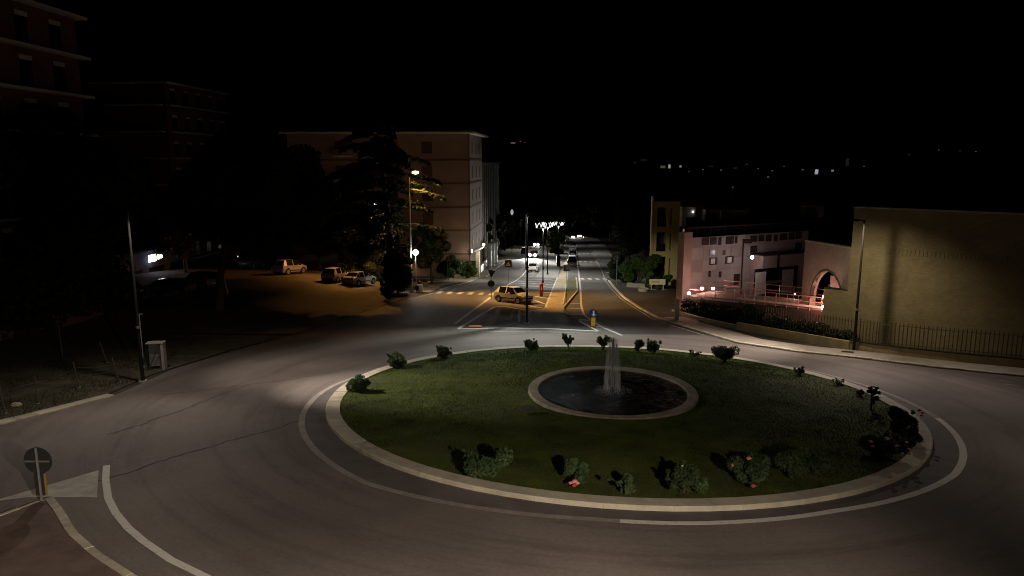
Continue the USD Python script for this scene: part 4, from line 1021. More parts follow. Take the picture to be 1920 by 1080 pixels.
HW = [(18.5, 57.5), (23.7, 48.85)]
ht, hls = wall_run('hedge_wall', 'low pale wall under the shrubs left of the lamp post', HW, .58, .28, MAT['yellow_stone'], None)
pickets('picket_fence', 'brown picket fence half buried in the shrubs left of the lamp post', hls, 2.2, hls.length - .2, .24, .6, 2.1, off=.8)
KW = [(15.4, 67.5), (16.6, 62.2), (18.5, 57.6)]
kt, kls = wall_run('hedge_wall', 'low kerb wall curving round the dark hedge by the forecourt', KW, .32, .28, MAT['concrete'], None)
x, y = gp(1268, 602)
t = thing('gate_post', 'square stone gate post at the left end of the dark hedge', 'post', x, y)
MB().box((0, 0, .9), (.36, .36, 1.8), bevel=.03).put('shaft', MAT['render_grey'], t)
MB().box((0, 0, 1.86), (.46, .46, .1), bevel=.03).put('cap', MAT['concrete'], t)
leafmat('hedge_leaf', (.033, .05, .02), .4, .25); leafmat('hedge_leaf_dark', (.022, .034, .015), .4, .2); leafmat('hedge_bright', (.07, .135, .03), .35, .3)
def hedge(name, label, pts, w, h, n, seed, mat, leaf=.13, rag=.25, cat='hedge', off=0.0):
    ls = LineString(pts); r = np.random.default_rng(seed); k = max(3, int(ls.length / .7))
    t = thing(name, label, cat, *pts[0]); cs, rad = [], []
    o = np.array(matrix(t))[3, :3]
    for i in range(k):
        p = np.array(ls.interpolate(ls.length * (i + .5) / k).coords[0]); q = np.array(ls.interpolate(min(ls.length, ls.length * (i + .5) / k + .05)).coords[0])
        d = (q - p) / (np.linalg.norm(q - p) + 1e-9); nn = np.array([-d[1], d[0]])
        for j in range(4):
            hh = (h(i / k) if callable(h) else h)
            pp = p + nn * (off + w * r.uniform(-.45, .45)); z = r.uniform(.25, .85) * hh
            cs.append(np.r_[pp, float(G(*pp)) + z] - o); rad.append(r.uniform(.35, .6) * (1 + rag * r.normal()) * min(w, 1.2) * .8 + .12)
    v, f = leaf_cloud(cs, np.clip(rad, .15, 1.2), n, leaf, r)
    st = MB()
    for c in cs[::3]: st.tube([(c[0], c[1], float(G(c[0] + o[0], c[1] + o[1])) - o[2]), tuple(c)], [.025, .01], 5)
    st.put('stems', MAT['twig'], t)
    mb = MB(); mb.add(v, f); mb.put('foliage', MAT[mat], t); return t
hedge('shrub_hedge', 'spreading green shrubs over the low pale wall left of the lamp post', [(18.9, 57.9), (21.5, 53.6), (23.9, 49.6)], 1.5, lambda u: 1.6 - 1.0 * u, 10000, 41, 'hedge_leaf', .14, off=.9)
hedge('shrub_hedge', 'dark shrub bed behind the curved kerb wall by the forecourt', [(15.9, 66.5), (17.2, 62.0), (19.0, 58)], 1.8, 1.3, 8000, 42, 'hedge_leaf_dark', .14, off=1.2)

# small yellow balcony building
F0 = np.array([18.2, 92.5]); zg = -7.9; zr = float(at(1250, 378, 92.5)[2])
t = thing('balcony_building', 'narrow yellow building with three dark balcony openings', 'building', *F0, z=zg)
G0, GW = np.array([18.25, 92.5]), 3.5             # the end that faces the roundabout: one bay of balconies beside a plain strip
op = unary_union([Polygon([(.50, zr - .75 - k * 3.2), (1.75, zr - .75 - k * 3.2), (1.75, zr - 3.25 - k * 3.2), (.50, zr - 3.25 - k * 3.2)]) for k in range(3)] +
                 [Polygon([(2.22, zr - .9 - k * 3.2), (2.40, zr - .9 - k * 3.2), (2.40, zr - 3.1 - k * 3.2), (2.22, zr - 3.1 - k * 3.2)]) for k in range(3)])
upright(Polygon([(0, zg - 1), (GW, zg - 1), (GW, zr), (0, zr)]).difference(op), G0, (1, 0), (0, 1), .4).put('wall', MAT['yellow_render'], t, world=True)
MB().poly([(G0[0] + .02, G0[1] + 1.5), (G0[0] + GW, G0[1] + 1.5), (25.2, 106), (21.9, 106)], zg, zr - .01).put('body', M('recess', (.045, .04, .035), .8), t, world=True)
for k in range(3):
    MB().box((G0[0] + 1.12, G0[1] + .2, zr - 2.75 - k * 3.2), (1.24, .04, .95)).put('balcony_rail', MAT['dark_glass'], t, world=True)
    MB().box((G0[0] + 1.12, G0[1] + 1.42, zr - 2.0 - k * 3.2), (.8, .06, 2.0)).put('balcony_door', MAT['window_dim'], t, world=True)
    MB().box((G0[0] + 1.12, G0[1] + .95, zr - 3.33 - k * 3.2), (1.7, 1.1, .14)).put('balcony_floor', MAT['yellow_render'], t, world=True)
MB().box((G0[0] - .12, G0[1] + .15, (zr + zg) / 2 + .35), (.24, .5, zr - zg + .7), bevel=.03).put('corner_pier', MAT['yellow_render'], t, world=True)
for sx in (.46, 1.79): MB().box((G0[0] + sx, G0[1] + .95, (zr + zg) / 2 - .2), (.06, 1.08, zr - zg - .5)).put('recess_cheek', MAT['yellow_render'], t, world=True)
S1 = G0 + [GW, 0]
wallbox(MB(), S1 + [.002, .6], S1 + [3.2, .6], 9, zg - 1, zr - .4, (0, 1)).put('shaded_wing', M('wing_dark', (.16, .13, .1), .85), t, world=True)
MB().poly([(G0[0], G0[1] - .2), (G0[0] + 6.8, G0[1] - .2), (27, 106), (21.9, 106)], zr + .003, zr + .22).put('roof', MAT['roof_dark'], t, world=True)
t = thing('notice_board', 'cream notice board on short legs beside the forecourt planters', 'board', *gp(1232, 545))
MB().box((0, 0, 1.12), (2.0, .08, .72), bevel=.02).put('board', MAT['cream_board'], t)
MB().box((-.25, -.05, 1.12), (.9, .015, .25)).put('print', M('faded_print', (.42, .40, .2), .7), t)
for s in (-.75, 0, .75): MB().box((s, 0, .4), (.08, .06, .8)).put('leg', MAT['cream_board'], t)
MB().box((0, .15, .06), (2.6, .5, .12), bevel=.02).put('plinth', MAT['concrete'], t)
t = thing('planter', 'pale stone planter box below the big green shrub', 'planter', *gp(1193, 540), yaw=-.35)
MB().box((0, 0, .3), (2.4, .8, .6), bevel=.05).put('box', MAT['concrete'], t)
t = thing('planter', 'small pale planter tub beside the cream notice board', 'planter', *gp(1206, 548))
MB().lathe([(.5, 0), (.7, .5), (.6, .5), (.55, .42), (0, .42)], sides=16).put('tub', MAT['concrete'], t)

# ================================================================== BUILDINGS, LEFT SIDE
M('peach_render', (.25, .165, .12), .88, .10, .5, 5)
M('peach_render_b', (.23, .155, .12), .88, .10, .5, 5)
M('band_dark', (.12, .065, .05), .8, .2, 2)
M('white_trim', (.55, .53, .50), .7, .1, 2)
M('shutter_red', (.075, .03, .025), .7, .2, 3)
brickmat('red_brick', (.20, .075, .05), (.16, .06, .045), (.17, .12, .10), (.087, .996), .26, .075)
M('grey_render', (.22, .21, .20), .88, .12, .5, 5)
P0 = np.array([-6.17, 106.0]); DE = 14.0; P1 = P0 + SD * DE; zg = -9.0; zr = float(at(880, 251, 106.0)[2]); x_l = -32.7
t = thing('apartment_building', 'peach rendered apartment block with dark string courses behind the cedar', 'building', *P0, z=zg)
wallbox(MB(), (x_l, P0[1]), P0, DE, zg - 1.5, zr, tuple(SD)).put('wall', MAT['peach_render'], t, world=True)
bands = [float(at(880, y, 106.0)[2]) for y in (300, 344, 389, 432, 476)]
for z in bands:
    wallbox(MB(), (x_l - .05, P0[1] - .05), P0 + [.05, -.05], .05 - .003, z - .12, z + .12, (0, 1)).put('string_course', MAT['band_dark'], t, world=True)
    q0, q1 = P0 + [.003, 0], P1 + [.003, 0]
    wallbox(MB(), q0, q1, .05, z - .12, z + .12, (SD[1], -SD[0])).put('string_course', MAT['band_dark'], t, world=True)
MB().tube([(P0[0] - .12, P0[1] - .06, zg), (P0[0] - .12, P0[1] - .06, zr)], [.06, .06], 6).put('downpipe', MAT['band_dark'], t, world=True)
levels = [zr - .2] + bands
for k in range(5):
    z1 = levels[k]
    for x0, x1 in ((-13.1, -11.75), (-18.3, -16.8)):
        fr = MB(); fr.box(((x0 + x1) / 2, P0[1] - .012, z1 - 1.75), (x1 - x0 + .2, .02, 1.7)); w = fr.put('window', MAT['shutter_red'], t, world=True)
    # recessed-looking loggia on the left part: slab, rail, dark opening
    o = MB().box((-24.5, P0[1] - .014, z1 - 1.9), (2.6, .024, 2.2)).put('loggia', MAT['shutter_red'], t, world=True)
    MB().box((-24.5, P0[1] - .35, z1 - 3.0), (3.0, .66, .14)).put('balcony_slab', MAT['white_trim'], t, world=True)
    MB().box((-24.5, P0[1] - .66, z1 - 2.45), (3.0, .04, .95)).put('balcony_front', MAT['peach_render_b'], t, world=True)
    for s in (2.2, 6.5, 10.0):
        q = P0 + SD * s; n2 = np.array([SD[1], -SD[0]])
        wallbox(MB(), q + n2 * .003, q + SD * .9 + n2 * .003, .03, z1 - 2.6, z1 - .9, n2).put('window', MAT['shutter_red'], t, world=True)
wallbox(MB(), (x_l - .9, P0[1] - .9), P0 + [.9, -.9], DE + 1.8, zr + .003, zr + .26, tuple(SD)).put('roof', MAT['white_trim'], t, world=True)
wallbox(MB(), (x_l - .7, P0[1] - .7), P0 + [.7, -.7], DE + 1.4, zr + .263, zr + .5, tuple(SD)).put('roof_tiles', MAT['roof_dark'], t, world=True)
# second block further down the street
Q0 = np.array([-6.1, 122.0]); zr2 = float(at(915, 307, 122)[2])
t = thing('apartment_building', 'grey striped apartment block beyond the peach one down the street', 'building', *Q0, z=-9.5)
Q1 = Q0 + SD * 34
wallbox(MB(), Q0, Q1, 14, -11, zr2, (-SD[1], SD[0])).put('wall', MAT['grey_render'], t, world=True)
n2 = np.array([SD[1], -SD[0]])
for k in range(12):
    s = .6 + k * 2.9
    wallbox(MB(), Q0 + SD * s + n2 * .003, Q0 + SD * (s + .55) + n2 * .003, .45, -9, zr2 - .1, n2).put('fin', MAT['grey_render'], t, world=True)
for k in range(5):
    for j in range(11):
        s = 1.5 + j * 2.9
        wallbox(MB(), Q0 + SD * s + n2 * .003, Q0 + SD * (s + 1.2) + n2 * .003, .03, zr2 - 2.6 - k * 3.2, zr2 - 1.1 - k * 3.2, n2).put('window', MAT['dark_glass'], t, world=True)
wallbox(MB(), Q0 + n2 * .8 - SD * .5, Q1 + n2 * .8, 15.5, zr2 + .003, zr2 + .3, -n2).put('roof', MAT['roof_dark'], t, world=True)
for k in range(3):
    p = Q0 + n2 * 2.0 + SD * (2 + 5 * k)
    tt = thing('gate_pillar', ('tall white gate pillar beyond the peach block, nearest of three', 'tall white gate pillar beyond the peach block, middle of three', 'tall white gate pillar beyond the peach block, farthest of three')[k], 'pillar', *p)
    MB().box((0, 0, 2.1), (.7, .7, 4.2), bevel=.05).put('shaft', MAT['white_paint'], tt); MB().box((0, 0, 4.28), (.9, .9, .16), bevel=.04).put('cap', MAT['white_trim'], tt)
# entrance porch with lamp, stair parapet
c = at(899, 470, 104.6)
t = thing('entrance_porch', 'pale entrance porch with a sloping canopy at the corner of the peach block', 'porch', c[0], c[1])
hz = c[2] - float(G(c[0], c[1]))
MB().box((-.3, .6, hz * .5), (.5, 1.6, hz), bevel=.03).put('porch_wall', MAT['cream_board'], t)
MB().box((0, .4, hz + .25), (1.5, 2.2, .12), pitch=-.45).put('canopy', MAT['white_trim'], t)
MB().box((-1.0, 1.0, 1.2), (.9, .1, 2.3)).put('door', MAT['dark_trim'], t)
p = at(907, 459, 103.4)
t = thing('porch_lamp', 'bright white lamp at the tip of the porch canopy', 'lamp', *p[:2], z=p[2])
MB().ball((0, 0, 0), .17, 2).put('lamp_globe', glow('white_globe', (1, .93, .80), 50), t, smooth=True)
MB().tube([(-.6, .4, -.1), (0, 0, .1)], [.03, .03], 6).put('bracket', MAT['dark_trim'], t)
bulb(t, (.1, -.25, -.1), 480, (1, .92, .75), .12)
p = at(885, 471, 105.4)
t = thing('porch_lamp', 'white wall light low on the corner of the peach block', 'lamp', *p[:2], z=p[2])
MB().box((0, .1, 0), (.22, .3, .5), bevel=.03).put('housing', MAT['white_trim'], t)
MB().ball((0, -.12, .1), .12, 2).put('lamp_globe', MAT['white_globe'], t, smooth=True)
bulb(t, (.15, -.25, -.1), 240, (1, .88, .74), .08)
a, b = gp(901.6, 513), gp(918, 493)
t = thing('street_parapet', 'long white parapet wall beside the left footway past the porch', 'parapet', *a)
d = (b - a) / np.linalg.norm(b - a); n2 = np.array([-d[1], d[0]])
for k in range(8):
    p, q2 = a + (b - a) * (k / 8 + .001), a + (b - a) * ((k + 1) / 8 - .001)
    q = [p, q2, q2 + n2 * .3, p + n2 * .3]
    v = [[*k2, float(G(*k2)) - .2] for k2 in q] + [[*k2, float(G(*k2)) + 1.2] for k2 in q]
    mb = MB(); mb.add(v, np.array([[0, 1, 5, 4], [1, 2, 6, 5], [2, 3, 7, 6], [3, 0, 4, 7], [4, 5, 6, 7]])); mb.put('parapet_panel', MAT['white_paint'], t, world=True)
# globe lamp at the corner
x, y = gp(781, 549)
t = thing('globe_lamp', 'white globe lamp on a thin post at the corner by the litter bin', 'lamp', x, y)
MB().tube([(0, 0, 0), (0, 0, 4.5)], [.05, .035], 8).put('post', MAT['galvanised'], t)
MB().ball((0, 0, 4.75), .33, 2).put('lamp_globe', glow('corner_globe', (1, .97, .9), 42), t, smooth=True)
bulb(t, (0, -.40, 4.45), 560, (1, .95, .85), .12)
# orange sodium lamps: one beside the cedar, one hidden behind it
def sodium(label, x, y, hs, dx, spots):
    t = thing('sodium_lamp', label, 'street lamp', x, y)
    MB().tube([(0, 0, 0), (0, 0, hs * .5), (0, 0, hs - .6)], [.13, .10, .07], 10).put('pole', MAT['grey_metal'], t)
    MB().tube([(0, 0, hs - .62), (.15 * dx, -.1, hs - .2), (.6 * dx, -.2, hs)], [.05, .05, .045], 8).put('arm', MAT['grey_metal'], t)
    MB().ball((.78 * dx, -.25, hs + .05), .30, 2, (1.2, .8, .5)).put('lamp_head', MAT['grey_metal'], t, smooth=True)
    MB().ball((.78 * dx, -.30, hs - .06), .34, 2, (1.1, .8, .6)).put('lamp_lens', glow('sodium_lens', (1, .60, .24), 30), t, smooth=True)
    for d, half, inten, col in spots: spot(t, (.78 * dx, -.25, hs - .32), d, half, inten, col, .16, .8)
    bulb(t, (.78 * dx, -.25, hs - .42), 70, (1, .50, .13), .16)
sodium('orange sodium street lamp glowing among the right branches of the cedar', -11.75, 82.5, float(at(780, 322, 82.5)[2] - G(-11.75, 82.5)), 1,
       [((.78, -.22, -1), 36, 9500, (1, .48, .09)), ((.30, -.1, -1), 44, 3200, (1, .50, .11)), ((1.3, -.42, -1), 27, 30000, (1, .56, .19)), ((.1, .9, -1), 36, 6000, (1, .52, .12))])
sodium('orange sodium street lamp hidden behind the cedar over the parked cars', -16.5, 92.5, 10.5, -1,
       [((-.42, -.72, -1), 33, 9000, (1, .42, .08)), ((-2.0, -.7, -1), 25, 3600, (1, .33, .06)), ((.1, -2.2, -1), 22, 3500, (1, .42, .08)), ((-.1, .5, -1), 52, 7000, (1, .48, .1))])
# tall brick blocks at upper left
def brick_block(label, near, far, z_top, z_bot, floor, depth, mat, south=True, wins=True, xs=0):
    near, far = np.array(near), np.array(far); u = (far - near) / np.linalg.norm(far - near); L = np.linalg.norm(far - near); n2 = np.array([u[1], -u[0]])
    t = thing('brick_apartments', label, 'building', *near, z=z_bot)
    wallbox(MB(), near, far, depth, z_bot, z_top, -n2).put('wall', mat, t, world=True)
    wallbox(MB(), near - u * .5 + n2 * .7, far + u * .6 + n2 * .7, depth + 1.2, z_top + .003, z_top + .22, -n2).put('roof', MAT['white_trim'], t, world=True)
    k = 0; z = z_top - 3.0
    while z > z_bot + 1 and k < 7:
        wallbox(MB(), near + n2 * .003, far + u * .5 + n2 * .003, .75, z - .1, z + .1, n2).put('balcony_slab', MAT['white_trim'], t, world=True)
        for s in np.arange(1.2, L - 1.2, 3.6):
            q = near + u * s
            w = wallbox(MB(), q + n2 * .003, q + u * 1.3 + n2 * .003, .03, z + .35, z + 2.35, n2).put('window', MAT['dark_glass'], t, world=True)
            wallbox(MB(), q + n2 * .034, q + u * 1.3 + n2 * .034, .06, z + 2.1, z + 2.42, n2).put('lintel', MAT['white_trim'], w, world=True)
        if south:
            wallbox(MB(), near + u * .0 - n2 * 9 - u * .9, near - u * .9 - n2 * .4, .9 - .003, z - .1, z + .1, u).put('balcony_slab', MAT['white_trim'], t, world=True)
        z -= floor; k += 1
    return t
brick_block('tallest dark red brick block with white balcony slabs, top left corner', (-36.2, 34), (-35, 60), float(at(186, 36, 60)[2]), -5.0, 3.05, 12, MAT['red_brick'], south=False)
brick_block('dark red brick block with white lintels left of the cedar', (-49.4, 105), (-47.8, 123.2), float(at(332, 156, 105)[2]), -9.0, 3.75, 11, MAT['red_brick'])
# low shop with lit sign
t = thing('shop_building', 'low dark shop building behind the parked cars on the left', 'building', -44.9, 84, z=-6.2)
wallbox(MB(), (-45.9, 77), (-44.2, 97), 9, -7.2, -1.6, (-.996, .087)).put('wall', M('shop_wall', (.07, .065, .065), .85, .2, 1), t, world=True)
wallbox(MB(), (-45.5, 76.6), (-43.7, 97.4), 10, -1.597, -1.35, (-.996, .087)).put('roof', MAT['roof_dark'], t, world=True)
for k in range(4):
    p = np.array([-45.9, 77]) + SD * (1.5 + 4.6 * k) + [.005, 0]
    wallbox(MB(), p, p + SD * 3.2, .04, -5.6, -3.8, (.996, -.087)).put('shop_window', MAT['dark_glass'], t, world=True)
a, b = at(253, 491, 85.3), at(303, 480, 90.6)
t = thing('lit_sign', 'long glowing blue white sign with small yellow discs at its ends', 'sign', a[0], a[1], z=a[2] - .6)
d = (b - a)[:2]; Ls = np.linalg.norm(d); d /= Ls; n2 = np.array([d[1], -d[0]])
def sg(s0, s1, z0, z1, out, th, mat, name):
    wallbox(MB(), a[:2] + d * s0 * Ls + n2 * out, a[:2] + d * s1 * Ls + n2 * out, th, a[2] + z0, a[2] + z1, n2).put(name, mat, t, world=True)
sg(-.02, 1.02, -.62, .62, -.1, .18, MAT['dark_trim'], 'sign_box')
sg(.25, .75, -.42, .46, .083, .03, glow('sign_white', (.80, .84, 1.0), 6), 'lit_panel')
for s in (.035, .135, .84, .95):
    c = a[:2] + d * s * Ls + n2 * .12
    mb = MB(); m = trimesh.creation.cylinder(.30 if s in (.035, .84) else .24, .06, sections=20); m.apply_transform(trimesh.transformations.rotation_matrix(PI / 2, [1, 0, 0]))
    yw = math.atan2(n2[1], n2[0]) + PI / 2; m.apply_transform(trimesh.transformations.rotation_matrix(yw, [0, 0, 1])); m.apply_translation([*c, a[2] + .02]); mb.tm(m)
    mb.put('lit_disc', glow('sign_yellow_glow', (1, .95, .55), 5), t, world=True)
c = (a + b) / 2 + np.r_[n2 * .6, -.1]
li = _light(t, UsdLux.SphereLight, 'lamp_light', aim(c - np.array(matrix(t))[3, :3], (0, 0, -1)), 20, (.62, .70, 1)); li.CreateRadiusAttr(.2)
# lit doorway block behind it
p = at(328, 472, 97)
t = thing('lit_porch', 'small white lit stairhead beside the glowing sign', 'porch', p[0], p[1], z=p[2] - 3)
MB().box((0, .5, 3.9), (1.9, .2, 1.9)).put('wall', MAT['white_paint'], t); MB().box((-1.0, -.1, 3.9), (.14, 1.2, 1.9)).put('side_wall', MAT['white_paint'], t)
MB().box((0, .1, 1.4), (2.2, 1.4, 2.9)).put('base', MAT['roof_dark'], t); MB().box((0, .1, 5.0), (2.4, 1.6, .12)).put('canopy', MAT['white_trim'], t)
MB().ball((-.7, -.2, 4.8), .08, 2).put('lamp_globe', MAT['white_globe'], t); bulb(t, (-.5, -.35, 4.5), 500, (1, .86, .8), .06)
p = at(320, 438, 97.5)
t = thing('wall_lamp', 'small white lamp above the lit stairhead on the left', 'lamp', *p[:2], z=p[2])
MB().box((0, 0, 0), (.75, .3, .08), bevel=.02).put('lamp_head', glow('dim_white', (1, .93, .88), 1.2), t); MB().tube([(0, 0, 0), (0, 1.2, 0)], [.04, .04], 6).put('bracket', MAT['dark_trim'], t)
for px, py, dd, lab in ((446, 482, 118, 'tiny white light between the trees behind the car park'), (559, 462, 112, 'small white glimpse of a lamp between the dark trees')):
    p = at(px, py, dd); t = thing('garden_lamp', lab, 'lamp', *p[:2], z=p[2] - 2)
    MB().tube([(0, 0, -.5), (0, 0, 2)], [.04, .03], 6).put('post', MAT['dark_pole'], t); MB().ball((0, 0, 2.1), .12 if px < 500 else .2, 2, (.7, .7, 1.5 if px > 500 else 1)).put('lamp_globe', glow('garden_glow', (.9, 1, .95), .9), t)

# ------------------------------------------------------------------ verge fence, cabinet, posts at left
M('wire_post', (.07, .055, .045), .8, .25, 4)
fp = [((71, 757), 695, 0.0), ((149, 726), 680, -.12), ((224, 717), 673, -.16)]
for (b, yt, ln), wh in zip(fp, ('left of three at the kerb', 'middle of three at the kerb', 'right of three at the kerb')):
    x, y = gp(*b); t = thing('fence_post', 'thin rusty verge fence post, ' + wh, 'fence post', x, y)
    MB().tube([(0, 0, -.2), (ln * 1.6, 0, 1.35)], [.035, .03], 6).put('post', MAT['wire_post'], t)
    MB().cyl((0, 0, -.05), .09, .07, 8).put('footing', MAT['concrete'], t)
for b, h, ln, lab in (((202, 680), 1.3, -.35, 'leaning thin post in the grass behind the verge fence'), ((118, 671), 2.6, -.05, 'tall thin stake standing far back in the verge'), ((10, 775), 1.3, -.1, 'thin post at the left picture edge of the verge')):
    x, y = gp(*b); t = thing('fence_post', lab, 'fence post', x, y)
    MB().tube([(0, 0, -.2), (ln, 0, h)], [.035, .03], 6).put('post', MAT['wire_post'], t); MB().cyl((0, 0, -.05), .08, .06, 8).put('footing', MAT['concrete'], t)
A = [gp(-60, 790), gp(71, 757), gp(149, 726), gp(224, 717), gp(262, 702)]
t = thing('wire_fence', 'slack wire fence strung along the left verge', 'fence', *A[0])
for z in (.35, .7, 1.05):
    mb = MB(); pts = []
    for p, q in zip(A[:-1], A[1:]):
        for u in np.linspace(0, 1, 7)[:-1]:
            c = p + (q - p) * u; pts.append([*c, float(G(*c)) + z - .10 * math.sin(PI * u)])
    mb.tube(pts, [.006] * len(pts), 4); mb.put('wire', MAT['wire_post'], t, world=True)
x, y = gp(296, 692)
S_CAB = .9
t = thing('utility_cabinet', 'pale grey cabinet with a braced gate panel beside the lamp post', 'cabinet', x, y, yaw=.15)
MB().box((.38, 0, .78), (.16, .45, 1.56), bevel=.02).put('side_pillar', MAT['render_grey'], t)
MB().box((0, 0, 1.59), (.96, .54, .06), bevel=.02).put('top', MAT['render_grey'], t)
MB().box((-.08, .05, .85), (.74, .05, 1.35)).put('back_panel', M('cabinet_grey', (.16, .16, .16), .6, .2, 2), t)
MB().box((-.45, 0, .78), (.06, .45, 1.56)).put('side_panel', MAT['dark_pole'], t)
mb = MB(); mb.tube([(-.4, -.2, .1), (.25, -.2, 1.45)], [.028, .028], 6); mb.put('brace', MAT['wire_post'], t)
MB().box((.24, -.2, .76), (.055, .055, 1.52)).put('gate_post', MAT['wire_post'], t)
x, y = gp(270, 690)
t = thing('vent_pole', 'thin pale pole with a small cross arm behind the cabinet', 'pole', x, y)
MB().tube([(0, 0, 0), (0, 0, 3.2)], [.035, .03], 8).put('pole', MAT['galvanised'], t); MB().box((0, 0, 3.2), (.4, .06, .05)).put('cross_arm', MAT['galvanised'], t)
x, y = lotp(427, 552)
t = thing('marker_post', 'short leaning orange white post beside the bare trunk in the car park', 'post', x, y, h=float(lot_rise(x, y)))
MB().tube([(0, 0, 0), (-.22, 0, 1.55)], [.10, .08], 8).put('post', M('post_pale', (.6, .5, .42), .6), t); MB().cyl((0, 0, -.02), .25, .08, 10).put('foot', MAT['dark_trim'], t)
# rough verge growth and litter
r = np.random.default_rng(77)
vp = Polygon([(-34, 22), (-24.5, 27), (-22.4, 31), (-20.6, 36), (-20.4, 38.5), (-24, 48), (-36, 50)])
pts = []
while len(pts) < 30000:
    q = np.c_[r.uniform(-36, -20, 4000), r.uniform(22, 50, 4000)]
    w = (q[:, 0] + 20.2) < -(q[:, 1] - 38) * .0 - np.abs(q[:, 1] - 37) * .16
    pts += [tuple(k) for k in q[w]]
q = np.array(pts[:30000]); dn = meshkit.fbm(np.c_[q * .5, 0 * q[:, 0]], 4, 4); q = q[dn > .42]
n = len(q); z = G(q[:, 0], q[:, 1]); h = r.uniform(.06, .38, n) * (dn[dn > .42] * 1.6 - .4); d = r.uniform(0, 2 * PI, n); ww = r.uniform(.008, .02, n)
b0 = np.c_[q[:, 0] - ww * np.cos(d), q[:, 1] - ww * np.sin(d), z]; b1 = np.c_[q[:, 0] + ww * np.cos(d), q[:, 1] + ww * np.sin(d), z]
tp = np.c_[q + r.normal(0, .09, (n, 2)), z + h]
leafmat('weed', (.075, .062, .028), .5, .2)
mb = MB(); mb.add(np.stack([b0, b1, tp], 1).reshape(-1, 3), np.arange(3 * n).reshape(-1, 3)); mb.put('weeds', MAT['weed'], label='dry weeds and rough grass on the left verge', cat='grass', kind='stuff')
x, y = gp(31, 762); t = thing('rubbish_bag', 'crumpled pale scrap lying in the left verge', 'litter', x, y)
MB().ball((0, 0, .08), .2, 2, (1.3, .8, .6)).put('scrap', MAT['kerb_stone_grey'], t)

# ================================================================== CARS
M('tyre', (.018, .018, .018), .85, .2, 8); M('rim_alloy', (.45, .45, .45), .35, .1, 8, metal=.8); M('under_black', (.02, .02, .02), .7, .2, 5)
M('car_glass', (.01, .011, .012), .07, .1, 2, spec=.7); M('headlamp', (.55, .57, .6), .12, .05, 5, spec=.7); M('tail_red', (.30, .02, .015), .25, .1, 5); M('plate_white', (.62, .62, .60), .5, .05, 5)
def paint(name, c, metal=.25): return M('paint_' + name, c, .32, .05, 1, spec=.5, coat=.7, metal=metal)
HATCH = dict(L=3.85, st=[(-1.92, .34, .58, .64, .62, .66, .56), (-1.87, .24, .78, .86, .76, .78, .66), (-1.79, .22, .90, .98, .79, .81, .69), (-1.42, .20, .93, 1.43, .81, .82, .58), (-1.22, .2, .93, 1.47, .82, .83, .60), (-.36, .2, .92, 1.51, .82, .83, .61), (-.26, .2, .92, 1.51, .82, .83, .61),
     (.42, .2, .90, 1.44, .82, .83, .59), (1.02, .2, .88, 1.00, .82, .82, .67), (1.50, .22, .80, .88, .80, .80, .62), (1.78, .25, .66, .74, .75, .75, .58), (1.92, .34, .50, .56, .62, .64, .52)],
     side='bbbbgbgtbbb', top='bbgbbbbgbbb', ax=(-1.22, 1.25), wr=.30)
SEDAN = dict(L=4.35, st=[(-2.17, .36, .60, .66, .64, .68, .60), (-2.12, .26, .84, .92, .76, .79, .68), (-1.62, .22, .92, 1.00, .80, .82, .70), (-1.02, .20, .93, 1.38, .82, .83, .57), (-.9, .2, .93, 1.41, .82, .83, .58), (-.22, .2, .92, 1.43, .83, .84, .60), (-.12, .2, .92, 1.43, .83, .84, .60),
     (.5, .2, .90, 1.37, .83, .84, .58), (1.18, .2, .88, .98, .83, .83, .68), (1.72, .22, .80, .87, .81, .81, .63), (2.05, .25, .66, .74, .76, .76, .58), (2.17, .34, .50, .56, .64, .66, .52)],
     side='bbtbgbgtbbb', top='bbgbbbbgbbb', ax=(-1.28, 1.38), wr=.31)
WAGON = dict(L=4.5, st=[(-2.25, .36, .60, .66, .64, .68, .58), (-2.19, .26, .82, .92, .78, .80, .68), (-2.10, .22, .92, 1.02, .80, .82, .70), (-1.85, .20, .95, 1.42, .82, .83, .60), (-1.05, .2, .95, 1.48, .83, .84, .61), (-.95, .2, .95, 1.48, .83, .84, .61), (-.12, .2, .93, 1.49, .83, .84, .61), (-.02, .2, .93, 1.49, .83, .84, .61),
     (.6, .2, .91, 1.42, .83, .84, .59), (1.3, .2, .88, .99, .83, .83, .68), (1.82, .22, .80, .88, .81, .81, .63), (2.12, .25, .66, .74, .76, .76, .58), (2.25, .34, .50, .56, .64, .66, .52)],
     side='bbbgbgbgtbbb', top='bbgbbbbbgbbb', ax=(-1.35, 1.40), wr=.32)
SUV = dict(L=4.25, st=[(-2.12, .42, .66, .72, .66, .70, .60), (-2.07, .32, .92, 1.02, .80, .82, .70), (-1.98, .30, 1.02, 1.12, .82, .84, .72), (-1.66, .28, 1.04, 1.58, .84, .85, .62), (-1.40, .28, 1.04, 1.63, .85, .86, .63), (-.42, .28, 1.03, 1.66, .85, .86, .64), (-.32, .28, 1.03, 1.66, .85, .86, .64),
     (.44, .28, 1.01, 1.58, .85, .86, .62), (1.08, .28, .99, 1.10, .85, .85, .70), (1.62, .30, .90, .98, .83, .83, .66), (1.98, .32, .74, .82, .78, .78, .60), (2.12, .42, .56, .62, .66, .68, .54)],
     side='bbbbgbgtbbb', top='bbgbbbbgbbb', ax=(-1.30, 1.32), wr=.35)
